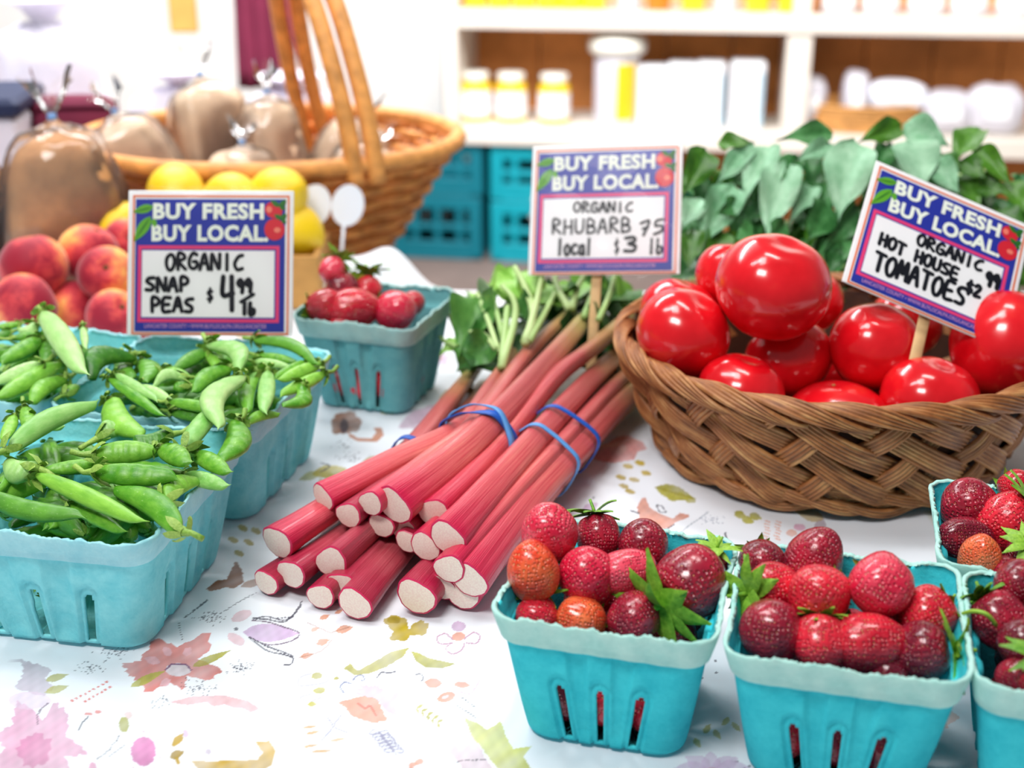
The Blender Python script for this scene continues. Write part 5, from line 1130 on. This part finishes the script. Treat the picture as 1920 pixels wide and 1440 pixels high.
def scribble(par, words, mat=None):
    o = MB(); r = random.Random(len(words) * 7); lay = -.0006 - 5 * .00016
    for (txt, x0, y0, x1, y1, wd, rise) in words:      # box in drawing units: left, top, right, bottom; rise: right end higher
        n = len(txt); cw = (x1 - x0) / n
        for k, ch in enumerate(txt):
            jit = r.uniform(-.05, .05) * (y1 - y0)
            for st in GL[ch]:
                P = [UV(x0 + (k + .08 + .80 * a) * cw, y1 - (y1 - y0) * b + jit - rise * (k + a) / n) for a, b in st]
                if len(P) > 2:
                    q = spline([(a, b, 0) for a, b in P], 4 * len(P)); P = [(v_.x, v_.y) for v_ in q]
                w = wd / 1495 / 2
                for i, (a, b) in enumerate(P):
                    base = len(o.v); m = 8; rr3 = w * r.uniform(.9, 1.08); lz = lay - r.uniform(0, .00002)
                    o.add([((a + rr3 * math.cos(6.283 * j / m)) * SW, lz, (b + rr3 * math.sin(6.283 * j / m)) * SW) for j in range(m)], [tuple(range(m))])
                    if i:
                        pa, pb = P[i - 1]; dx, dy = a - pa, b - pb; L = math.hypot(dx, dy) or 1; nx, ny = -dy / L * w, dx / L * w
                        o.add([((pa + nx) * SW, lz, (pb + ny) * SW), ((pa - nx) * SW, lz, (pb - ny) * SW), ((a - nx) * SW, lz, (b - ny) * SW), ((a + nx) * SW, lz, (b + ny) * SW)], [(0, 1, 2, 3)])
    return o.obj('handwriting', mat or M_ink, par, False)
def leafshape(p, q, w):
    d = (q[0] - p[0], q[1] - p[1]); L = math.hypot(*d); n = (-d[1] / L, d[0] / L); A = []; B = []
    for k in range(10):
        t = k / 9; s = math.sin(math.pi * t ** .8) * w / 2
        A.append(UV(p[0] + d[0] * t + n[0] * s, p[1] + d[1] * t + n[1] * s)); B.append(UV(p[0] + d[0] * t - n[0] * s, p[1] + d[1] * t - n[1] * s))
    return A + B[::-1][1:-1]
def blob(cx, cy, rx, ry, rot=0): return [UV(cx + rx * math.cos(g) * math.cos(rot) - ry * math.sin(g) * math.sin(rot), cy + rx * math.cos(g) * math.sin(rot) + ry * math.sin(g) * math.cos(rot)) for g in [6.283 * k / 20 for k in range(20)]]
def sign(label, loc, eul, words, sleeve_pad=.0, stick=None):
    t = thing('price_sign', label, 'sign', loc, [math.radians(a) for a in eul], 'price signs')
    o = MB(); o.box((0, 0, 0), (SW, .0012, SH_), 0, .0004); cd = o.obj('card', M_card, t, False)
    flat(cd, 'border_line', M_orl, frame_polys(92, 138, 1508, 1392, 17), 1); flat(cd, 'blue_panel', M_blue, [rect(118, 172, 1470, 1366)], 1)
    flat(cd, 'pink_frame', M_pinkl, frame_polys(145, 592, 1422, 1282, 30), 2); flat(cd, 'writing_panel', M_card, [rect(182, 636, 1378, 1236)], 2)
    lettering(cd, 'headline_lettering', 'BUY FRESH', 275, 208, 1278, 356, M_cream, 3, .045); lettering(cd, 'headline_lettering', 'BUY LOCAL.', 265, 404, 1318, 556, M_cream, 3, .045)
    lettering(cd, 'footer_lettering', 'LANCASTER COUNTY • WWW.BUYLOCALPA.ORG/LANCASTER', 210, 1296, 1312, 1334, M_foot, 3, .008)
    flat(cd, 'leaf_picture', M_lg, [leafshape((280, 240), (92, 292), 78), leafshape((255, 330), (105, 560), 100), leafshape((275, 350), (300, 430), 50)], 3)
    flat(cd, 'leaf_vein_picture', M_lg2, [leafshape((272, 248), (100, 290), 12), leafshape((248, 345), (112, 545), 14)], 4)
    flat(cd, 'strawberry_picture', M_sr, [blob(1365, 270, 82, 72, .5), blob(1375, 445, 92, 98, -.2)], 3)
    flat(cd, 'strawberry_leaf_picture', M_lg2, [leafshape((1420, 240), (1335, 180), 45), leafshape((1420, 240), (1478, 175), 50), leafshape((1420, 240), (1475, 260), 40), leafshape((1440, 350), (1370, 310), 45), leafshape((1440, 350), (1480, 300), 45), leafshape((1440, 350), (1478, 390), 40)], 4)
    flat(cd, 'strawberry_highlight_picture', M_sr2, [blob(1325, 265, 26, 30), blob(1400, 450, 30, 24)], 4)
    scribble(cd, words)
    o = MB(); w, h = SW / 2 + .0035 + sleeve_pad, SH_ / 2 + .0035 + sleeve_pad; nx, ny = 14, 12; vs = []; fs = []
    for s_ in (-1, 1):
        for j in range(ny + 1):
            for i in range(nx + 1):
                x, z = -w + 2 * w * i / nx, -h + 2 * h * j / ny; vs.append((x, s_ * (.0024 + .0006 * math.sin(x * 120 + z * 90)) * (0.15 if i in (0, nx) or j in (0, ny) else 1), z))
    q = (nx + 1) * (ny + 1)
    for s_ in range(2):
        for j in range(ny):
            for i in range(nx): a = s_ * q + j * (nx + 1) + i; fs.append((a, a + 1, a + nx + 2, a + nx + 1) if s_ == 0 else (a, a + nx + 1, a + nx + 2, a + 1))
    obj('plastic_sleeve', vs, fs, M_sleeve, t)
    if stick:
        x, length, slant = stick; o = MB(); L = length + .05; o.box((0, .0, 0), (.0085, .0018, L), 0, .0007)
        s_ = o.obj('stick', M_stick, t); s_.location = (x + slant * L * .3, .0048, -SH_ / 2 - length / 2 + .025); s_.rotation_euler = (0, slant, 0)
    return t
sign('snap pea price sign with ORGANIC SNAP PEAS lettering', (-.2301, .980, .1362), (-22.9, -.2, -1.5), [('ORGANIC', 390, 665, 1105, 805, 34, 0), ('SNAP', 210, 880, 620, 1000, 36, 0), ('PEAS', 260, 1060, 665, 1185, 36, 0), ('$', 770, 985, 835, 1090, 26, 0), ('4', 895, 880, 1040, 1180, 46, 0), ('99', 1040, 895, 1185, 1010, 40, 0), ('/', 1070, 1020, 1210, 1105, 34, 0), ('1b', 1080, 1105, 1215, 1205, 40, 0)], stick=(0, .045, 0))
sign('rhubarb price sign on a stick above the rhubarb leaves', (.0772, 1.0825, .1525), (-28.2, -4.6, -13.4), [('ORGANIC', 480, 680, 1080, 775, 26, -10), ('RHUBARB', 270, 850, 1070, 990, 24, 10), ('local', 330, 1050, 690, 1200, 30, 0), ('$', 900, 1050, 960, 1190, 16, 0), ('3', 985, 1040, 1150, 1180, 34, 0), ('75', 1140, 900, 1400, 1030, 28, 40), ('lb', 1230, 1060, 1385, 1195, 28, 0)], stick=(-.008, .098, .03))
sign('tomato price sign tilted in the greens with HOT HOUSE TOMATOES lettering', (.311, .9381, .156), (-47.4, 21.7, -6.8), [('ORGANIC', 575, 650, 1200, 760, 32, 0), ('HOT HOUSE', 255, 800, 1010, 915, 34, -25), ('TOMATOES', 262, 995, 1120, 1175, 38, 15), ('$2', 1090, 900, 1235, 1020, 34, 0), ('99', 1240, 740, 1375, 870, 42, 0)], .003, stick=(.004, .075, -.02))

# ------------------------------------------------------------------ bread bags, lemons, bread basket on the left
M_crust = plain('bread_crust', c8(204, 154, 106), .7, .2, .35, 22, bump=.4); M_crust2 = plain('pale_bread_crust', c8(238, 206, 176), .7, .2, .25, 18, bump=.4); M_lemon = plain('lemon_peel', c8(246, 204, 22), .4, .5, .12, 60, bump=.15); M_tie = plain('blue_twist_tie', c8(120, 170, 230), .4, .4)
def crumple(v, amt, sc, seed): return v * (1 + amt * vnoise(v, sc, seed) + amt * .5 * vnoise(v, sc * 2.6, seed + 1))[:, None]
def bread_bag(label, loc, w, d, h, rot, seed, lean=0.0, crust=None, group='bagged loaves'):
    t = thing('bread_bag', label, 'bread', loc, (0, lean, rot), group)
    v, f = sphere_pts(30, 22); P = np.sign(v) * np.abs(v) ** .55; P[:, 2] *= 1.0; P[:, :2] *= (1 - .16 * np.clip(P[:, 2:3], -1, 1)); P = crumple(P, .05, 2.2, seed)
    P = P * np.array([w / 2, d / 2, h / 2 * .97]) + np.array([0, 0, h / 2]); obj('loaf', P, f, crust or M_crust, t)
    P = np.sign(v) * np.abs(v) ** .6; P[:, :2] *= (1 - .20 * np.clip(P[:, 2:3], -1, 1)); ang_ = np.arctan2(v[:, 1], v[:, 0]); P = crumple(P, .07, 3.4, seed + 5); P[:, :2] *= (1 + .05 * np.sin(9 * ang_ + seed + 2 * v[:, 2]) * np.abs(np.sin(5 * ang_)))[:, None]; P = P * np.array([w / 2 * 1.10, d / 2 * 1.10, h / 2 * 1.04]) + np.array([0, 0, h / 2 * 1.035]); k = P[:, 2] > h * .98
    P[k, :2] *= (1 - .55 * np.clip((P[k, 2] - h * .98) / (h * .1), 0, 1))[:, None]; P[:, 2] = np.maximum(P[:, 2], .0006); b_ = obj('plastic_bag', P, f, M_bag, t)
    rows = []; n = 20
    for i, (r_, z_) in enumerate(((.26, 1.02), (.10, 1.07), (.055, 1.10), (.12, 1.16), (.28, 1.26), (.42, 1.36))):
        for k in range(n):
            g = 6.283 * k / n; rr4 = w / 2 * r_ * (1 + .28 * math.sin(5 * g + i)); rows.append((rr4 * math.cos(g), rr4 * .7 * math.sin(g), h * z_ + (.01 * math.sin(3 * g + seed) if i == 5 else 0)))
    obj('gathered_neck', rows, [(i * n + k, i * n + (k + 1) % n, (i + 1) * n + (k + 1) % n, (i + 1) * n + k) for i in range(5) for k in range(n)], M_bag, t)
    o = MB(); o.lathe([(w * .038, -.003), (w * .042, 0), (w * .038, .003)], 12, (0, 0, h * 1.10)); o.obj('twist_tie', M_tie, t); return t
bread_bag('brown loaf in a clear plastic bag standing behind the peaches', (-.4625, 1.345, .0), .115, .095, .165, .35, 3)
bread_bag('brown bagged loaf cut off by the left photo edge', (-.578, 1.345, .0), .105, .09, .16, -.2, 8)
v, f = sphere_pts(26, 20); th = np.arccos(np.clip(v[:, 2], -1, 1)); P = v.copy(); P[:, 2] = v[:, 2] * 1.22 + .12 * np.sign(v[:, 2]) * np.exp(-(np.hypot(v[:, 0], v[:, 1]) / .25) ** 2); LEM = take_mesh(obj('lemon_skin', P, f, M_lemon)); M_lstem = plain('lemon_stem', c8(120, 140, 50), .7, .2); o = MB(); o.lathe([(.12, 0), (.10, .06), (.04, .09)], 8, (0, 0, 1.30)); LST = take_mesh(o.obj('stem_end', M_lstem))
lb = thing('lemon_crate', 'low wooden crate of lemons behind the snap pea sign', 'crate', (-.298, 1.325, 0))
M_crate = plain('crate_wood', c8(196, 146, 84), .7, .2, .2, 30)
for (c_, d_) in (((0, -.045, .028), (.21, .006, .055)), ((0, .045, .028), (.21, .006, .055)), ((-.102, 0, .028), (.006, .084, .055)), ((.102, 0, .028), (.006, .084, .055)), ((0, 0, .004), (.20, .084, .006))):
    o = MB(); o.box(c_, d_, 0, .001); o.obj('slat', M_crate, lb, False)
for px, py, Y, r, lab in ((330, 362, 1.325, .029, 'lemon at the top left above the snap pea sign'), (432, 372, 1.31, .026, 'lemon in the middle above the snap pea sign'), (520, 368, 1.325, .029, 'lemon at the top right above the snap pea sign'), (225, 425, 1.33, .024, 'lemon peeking out left of the snap pea sign'), (555, 430, 1.32, .026, 'lemon peeking out right of the snap pea sign'), (380, 440, 1.30, .028, 'lemon hidden behind the snap pea sign'), (470, 440, 1.30, .028, 'lemon hidden behind the snap pea sign'), (310, 450, 1.31, .026, 'lemon hidden behind the snap pea sign'), (552, 488, 1.325, .024, 'lower lemon right of the snap pea sign')):
    p = PY(px, py, Y); t = thing('lemon', lab, 'lemon', p, (rnd.uniform(0, 3), rnd.uniform(0, 3), rnd.uniform(0, 6)), 'lemons'); inst('peel', LEM, t, scale=(r,) * 3); inst('stem_end', LST, t, scale=(r,) * 3)
M_orw = plain('orange_wicker', c8(226, 156, 84), .55, .4, .3, 50); M_orw2 = plain('orange_wicker_dark', c8(196, 120, 58), .6, .3, .3, 50)  # second, darker orange for alternate rows, stakes and base
BB = Vector((-.285, 1.56, 0)); bb = thing('bread_basket', 'large blurred orange wicker basket with a tall handle holding bagged bread', 'basket', BB)
for k in range(13):
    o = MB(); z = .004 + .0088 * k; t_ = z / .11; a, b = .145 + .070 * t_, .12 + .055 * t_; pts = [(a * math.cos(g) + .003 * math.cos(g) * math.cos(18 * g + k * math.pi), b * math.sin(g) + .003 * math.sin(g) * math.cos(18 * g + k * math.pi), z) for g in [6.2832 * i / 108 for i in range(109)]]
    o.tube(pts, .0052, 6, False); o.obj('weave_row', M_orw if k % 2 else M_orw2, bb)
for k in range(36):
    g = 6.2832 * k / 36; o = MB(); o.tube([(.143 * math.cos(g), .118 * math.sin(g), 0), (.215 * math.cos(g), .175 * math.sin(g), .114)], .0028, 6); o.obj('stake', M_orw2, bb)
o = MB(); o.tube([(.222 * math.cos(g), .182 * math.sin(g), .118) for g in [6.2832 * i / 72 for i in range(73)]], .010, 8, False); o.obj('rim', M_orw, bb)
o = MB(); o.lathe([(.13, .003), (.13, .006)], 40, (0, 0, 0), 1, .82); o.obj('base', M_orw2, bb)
HP = [(688, 345, 1.405), (672, 240, 1.41), (640, 110, 1.43), (602, -10, 1.47), (560, -70, 1.54), (535, -30, 1.60), (556, 110, 1.67), (588, 250, 1.715), (600, 305, 1.72)]
for dx in (-.011, .011):
    o = MB(); o.tube(spline([PY(*p) - BB + Vector((dx, dx * .4, 0)) for p in HP], 48), .0098, 8); o.obj('handle', M_orw, bb)
for i, (x, y, z, w, h, rot, lean, lab) in enumerate(((-.415, 1.53, .035, .09, .115, .3, -.30, 'bagged loaf leaning left in the bread basket'), (-.31, 1.50, .03, .09, .085, 1.2, .1, 'small bagged loaf at the front of the bread basket'), (-.21, 1.60, .03, .09, .10, .2, .3, 'bagged loaf leaning right in the bread basket'), (-.37, 1.66, .03, .10, .135, .8, -.1, 'tall bagged loaf at the back of the bread basket'), (-.285, 1.585, .045, .085, .11, 2.0, .12, 'bagged loaf on top of the others in the bread basket'), (-.185, 1.53, .04, .08, .075, .5, .4, 'little bagged loaf at the right rim of the bread basket'))):
    bread_bag(lab, (x, y, z), w, w * .8, h, rot, 20 + i, lean, M_crust2, 'loaves in the bread basket')
M_tagw = plain('white_tag', c8(236, 240, 252), .5, .3)
for px, py, Y, lab in ((652, 385, 1.36, 'white paper tag hanging in front of the orange wicker basket'), (590, 385, 1.36, 'small white paper tag beside the lemons')):
    p = PY(px, py, Y); t = thing('paper_tag', lab, 'tag', p, (-.2, .25, .1), 'white tags'); o = MB(); n = 20; pl = [(.017 * math.cos(g), 0, .022 * math.sin(g)) for g in [6.283 * k / n for k in range(n)]]; o.add([(x, -.0006, z) for x, y, z in pl] + [(x, .0006, z) for x, y, z in pl], [tuple(range(n)), tuple(range(2 * n - 1, n - 1, -1))] + [(k, n + k, n + (k + 1) % n, (k + 1) % n) for k in range(n)]); o.obj('card', M_tagw, t, False)
    o = MB(); o.tube([(0, 0, -.02), (.004, .002, -.05), (-.004, .004, -.075)], .0018, 6); o.obj('string', M_tagw, t)
# crumpled white sacks, maroon box and cloth far left
M_mar = plain('maroon_cloth', c8(112, 38, 62), .8, .2, .15, 12); M_navy = plain('navy_lid', c8(34, 44, 78), .6, .3); M_sack = plain('white_sack', c8(228, 226, 240), .7, .3, .06, 14)
t = thing('storage_box', 'white storage box with a navy lid behind the bagged loaf at the left edge', 'box', (-.665, 1.62, 0), (0, 0, .12)); o = MB(); o.box((0, 0, .07), (.16, .14, .14), 0, .006); o.obj('body', M_sack, t, False); o = MB(); o.box((0, 0, .152), (.17, .15, .022), 0, .006); o.obj('lid', M_navy, t, False)
t = thing('folded_cloth', 'maroon folded cloth propped behind the neck of the bagged loaf', 'cloth', (-.545, 1.66, 0), (0, 0, .1)); o = MB(); o.box((0, 0, .075), (.11, .05, .15), 0, .012); o.obj('fold', M_mar, t); o = MB(); o.box((.01, -.03, .07), (.10, .02, .14), 0, .008); o.obj('front_fold', M_mar, t)
for i, (x, y, w, h, lab) in enumerate(((-.475, 1.92, .14, .12, 'white crumpled sack left behind the bread basket'), (-.32, 1.95, .14, .11, 'white crumpled sack right behind the bread basket'), (-.66, 1.93, .19, .20, 'tall white sack behind the storage box'))):
    t = thing('white_sack', lab, 'sack', (x, y, 0), (0, 0, i), 'white sacks'); v, f = sphere_pts(30, 22); P = np.sign(v) * np.abs(v) ** .6; P = crumple(P, .10, 3, 40 + i) * np.array([w / 2, w * .38, h / 2]); P[:, 2] += h / 2; P[:, 2] = np.maximum(P[:, 2], .001); obj('bag', P, f, M_sack, t); o = MB(); o.lathe([(.02, h * .96), (.012, h * 1.03), (.03, h * 1.14), (.05, h * 1.2)], 14, cap=False); o.obj('neck', M_sack, t)
p = PY(497, 60, 3.4); t = thing('maroon_apron', 'maroon apron hanging on the back wall beside the basket handle', 'apron', (p.x, 3.4, p.z - .50)); vs = []; fs = []; n, m = 18, 10
for j in range(m + 1):
    for i in range(n + 1):
        x = (i / n - .5) * .15; z = .36 + .5 * j / m; vs.append((x, .012 * math.sin(i * 1.4 + j * .2), z))
fs = [(j * (n + 1) + i, j * (n + 1) + i + 1, (j + 1) * (n + 1) + i + 1, (j + 1) * (n + 1) + i) for j in range(m) for i in range(n)]; a_ = obj('cloth', vs, fs, M_mar, t); so = a_.modifiers.new('thickness', 'SOLIDIFY'); so.thickness = .004
o = MB(); o.tube(spline([(-.06, 0, .86), (0, .01, 1.0), (.06, 0, .86)], 12), .008, 6); o.obj('strap', M_mar, t)
M_post = plain('ochre_post', c8(214, 158, 84), .6, .3, .15, 10)
p = PY(345, 40, 3.6); t = thing('wooden_sign_post', 'ochre wooden board hanging high at the back left', 'board', (p.x, 3.6, p.z)); o = MB(); o.box((0, 0, .10), (.075, .02, .26), 0, .004); o.obj('board', M_post, t, False); o = MB(); o.tube([(0, 0, .22), (0, .0, .9)], .006, 8); o.obj('cord', M_post, t)

# ------------------------------------------------------------------ shelf unit with jars, crates below
M_shw = plain('shelf_white_paint', c8(228, 220, 210), .5, .4, .05, 6); M_back = plain('shelf_back_wood', c8(222, 146, 80), .6, .3, .22, 7)
su = thing('shelf_unit', 'white wall shelf unit with orange-brown wooden back', 'shelf', SHO + Vector((0, 0, FLOOR)), (0, 0, SHY))
def shp(name, c, d, mat, bev=.003): o = MB(); o.box((c[0], c[1], c[2] - FLOOR), d, 0, bev); return o.obj(name, mat, su, False)
LZ, UZ = -.325, .010                       # top faces of the two boards
shp('side_panel', (-.02, .16, .185), (.04, .34, 1.13), M_shw); shp('side_panel', (2.02, .16, .0), (.04, .34, 1.5), M_shw); shp('shelf_board', (1.0, .16, LZ - .028), (2.0, .32, .056), M_shw); shp('shelf_board', (1.0, .16, UZ - .026), (2.0, .32, .052), M_shw); shp('shelf_board', (1.0, .16, .42), (2.0, .32, .05), M_shw)
shp('divider', (.985, .16, (LZ + UZ - .052) / 2), (.07, .30, UZ - .052 - LZ), M_shw); shp('divider', (.985, .16, (UZ + .395) / 2), (.05, .30, .385), M_shw)
for k in range(10): shp('back_plank', (.1 + .2 * k, .33, -.005), (.196, .016, 1.49), M_back, .002)
def ush(px, py=200):                        # distance along the shelf front seen at a pixel column
    u = (px - 960) / FPX; v = (py - 720) / FPX; d = Vector((u, CS - v * SN, 0)); k = (SHO - Vector((0, 0, 0))).dot(SHN) / d.dot(SHN); return (d * k - SHO).dot(SHD)
def onshelf(px, zt, depth): p = SHO + SHD * ush(px) + SHN * depth; return Vector((p.x, p.y, zt))
M_lidw = plain('jar_lid_white', c8(240, 238, 228), .4, .4); M_lab = plain('jar_label_white', c8(244, 246, 250), .5, .3); M_yel = plain('yellow_preserve', c8(238, 196, 40), .25, .5); M_lime = plain('lime_preserve', c8(196, 204, 40), .25, .5); M_amb = plain('amber_honey', c8(200, 120, 30), .25, .5); M_pale = plain('pale_grey_jar', c8(206, 204, 214), .3, .5); M_lidg = plain('jar_lid_gold', c8(190, 140, 60), .35, .5, metal=.4)
ORD = ['first', 'second', 'third', 'fourth', 'fifth', 'sixth', 'seventh', 'eighth', 'ninth', 'tenth', 'eleventh', 'twelfth', 'thirteenth']
def jar(px, zt, depth, r, h, mat, lid, label, grp, lab=True):
    t = thing('preserve_jar', label, 'jar', onshelf(px, zt, depth), (0, 0, SHY), grp); o = MB(); o.lathe([(r * .9, 0), (r, .006), (r, h * .72), (r * .8, h * .84)], 24); o.obj('glass', mat, t); o = MB(); o.lathe([(r * .84, h * .84), (r * .86, h * .99), (r * .80, h)], 24); o.obj('lid', lid, t)
    if lab: o = MB(); o.lathe([(r * 1.006, h * .14), (r * 1.006, h * .64)], 24, cap=False); o.obj('label', M_lab, t)
for px, l in ((882, 'leftmost'), (950, 'middle'), (1032, 'right')): jar(px, LZ, .09, .048, .145, M_yel, M_lidw, l + ' of the three white-labelled yellow jars on the lower shelf', 'yellow jars on the lower shelf')
t = thing('tall_canister', 'tall white and yellow canister between the yellow jars and the pale cartons', 'canister', onshelf(1150, LZ, .10), (0, 0, SHY)); o = MB(); o.lathe([(.064, 0), (.066, .01), (.066, .20), (.062, .205)], 28); o.obj('body', M_pale, t); o = MB()
o.add([(.0668 * math.cos(g), .0668 * math.sin(g), z) for z in (.02, .185) for g in [-1.5 + 1.0 * k / 10 for k in range(11)]], [(k, k + 1, 12 + k, 11 + k) for k in range(10)]); o.obj('yellow_label', M_yel, t); o = MB(); o.lathe([(.07, .205), (.085, .215), (.086, .245), (.06, .262)], 28); o.obj('lid', M_lidw, t)
M_cart = plain('carton_white', c8(236, 240, 246), .5, .3, .03, 6); M_cartb = plain('carton_pale_blue', c8(160, 190, 206), .5, .3)
for i, (px, w, h) in enumerate(((1220, .085, .175), (1275, .085, .185), (1330, .085, .190), (1400, .10, .195))):
    t = thing('carton', ['first', 'second', 'third', 'fourth'][i] + ' pale carton from the left on the lower shelf', 'carton', onshelf(px, LZ, .10), (0, 0, SHY), 'pale cartons on the lower shelf'); o = MB(); o.box((0, 0, h / 2), (w, .09, h), 0, .006); o.obj('box', M_cart, t, False); o = MB(); o.box((w * .42, -.046, h * .45), (w * .14, .004, h * .8), 0, .001); o.obj('side_stripe', M_cartb, t, False)
for i, (px, m) in enumerate(((885, M_yel), (930, M_yel), (975, M_lime), (1020, M_yel), (1062, M_lime), (1105, M_lime), (1170, M_pale), (1225, M_amb), (1290, M_yel), (1350, M_pale), (1410, M_yel), (1470, M_yel), (1500, M_amb))): jar(px, UZ, .08, .034, .11, m, M_lidw, ['yellow', 'yellow', 'lime', 'golden', 'lime green', 'pale lime', 'pale grey', 'amber', 'light yellow', 'clear', 'yellow', 'golden', 'amber'][i] + ' preserve jar, %s from the left on the upper shelf' % ORD[i], 'jars on the upper shelf left', False)
for i, px in enumerate((1560, 1640, 1725, 1805, 1890, 1970)): jar(px, UZ, .09, .050, .13, M_pale, M_lidg, 'pale grey jar, %s right of the divider on the upper shelf' % ORD[i], 'grey jars on the upper shelf right')
M_tanb = plain('tan_basket', c8(206, 150, 86), .6, .3, .25, 40); t = thing('storage_basket', 'low tan basket of bagged goods on the lower shelf right of the divider', 'basket', onshelf(1625, LZ, .12), (0, 0, SHY), None)
for k in range(7): o = MB(); o.tube([((.155 + .004 * k) * math.cos(g), (.085 + .003 * k) * math.sin(g), .006 + .0115 * k) for g in [6.2832 * i / 48 for i in range(49)]], .0066, 6, False); o.obj('weave_row', M_tanb, t)
o = MB(); o.lathe([(.15, .002), (.15, .008)], 40, sy=.55); o.obj('base', M_tanb, t)
for i, (px, w, h, dz, lab) in enumerate(((1690, .17, .09, .055, 'white wrapped package lying on the tan basket'), (1610, .08, .15, .02, 'upright cellophane package in the tan basket'), (1530, .07, .13, .02, 'pale package at the left end of the tan basket'), (1790, .15, .12, .0, 'grey bagged goods beside the tan basket'), (1880, .17, .14, .0, 'grey bagged goods at the right photo edge of the lower shelf'))):
    t = thing('wrapped_package', lab, 'package', onshelf(px, LZ + dz, .11), (0, 0, SHY), 'packages on the lower shelf'); v, f = sphere_pts(24, 16); P = np.sign(v) * np.abs(v) ** .65; P = crumple(P, .06, 3, 60 + i) * np.array([w / 2, .06, h / 2]); P[:, 2] += h / 2; P[:, 2] = np.maximum(P[:, 2], .001); obj('wrapper', P, f, M_tagw if i == 0 else M_pale, t); o = MB(); o.box((0, -.062, h * .5), (w * .4, .003, h * .3), 0, .001); o.obj('label', M_lab, t, False)
M_teal = plain('teal_plastic', c8(0, 150, 166), .45, .4, .1, 6); M_teald = plain('shaded_teal_plastic', c8(0, 108, 124), .45, .4, .1, 6)  # darker copy: crate shadow put into the plastic's colour
def crate(px, z, depth, w, h, mat, label):
    t = thing('plastic_crate', label, 'crate', onshelf(px, z, depth), (0, 0, SHY), 'teal crates under the shelf'); d = .26
    def bx(name, c, dm): o = MB(); o.box(c, dm, 0, .003); o.obj(name, mat, t, False)
    bx('bottom', (0, d / 2, .008), (w, d, .016))
    for sx in (-1, 1):
        for sy in (0, 1): bx('corner_post', (sx * (w / 2 - .02), .02 + sy * (d - .04), h / 2), (.04, .04, h))
        bx('side_wall', (sx * (w / 2 - .006), d / 2, h / 2), (.010, d - .08, h * .96))
    for sy in (0, 1):
        y = .008 + sy * (d - .016); bx('rail', (0, y, h - .02), (w - .06, .014, .04)); bx('rail', (0, y, .032), (w - .06, .014, .05)); bx('rail', (0, y, h * .52), (w - .06, .012, .02))
        for k in range(-1, 2): bx('slat', (k * w / 4, y, h / 2), (.022, .011, h - .06))
crate(1010, FLOOR, .02, .30, .19, M_teal, 'bottom teal crate under the shelf beside the rhubarb sign'); crate(1010, FLOOR + .19, .02, .30, .17, M_teal, 'upper teal crate under the shelf beside the rhubarb sign')
crate(1215, FLOOR, .04, .30, .19, M_teald, 'bottom teal crate under the shelf hidden behind the rhubarb sign'); crate(812, FLOOR, .02, .28, .20, M_teald, 'shade-darkened teal crate on the floor beyond the orange wicker basket'); crate(815, FLOOR + .20, .02, .28, .17, M_teald, 'second shade-darkened teal crate stacked beyond the orange wicker basket')
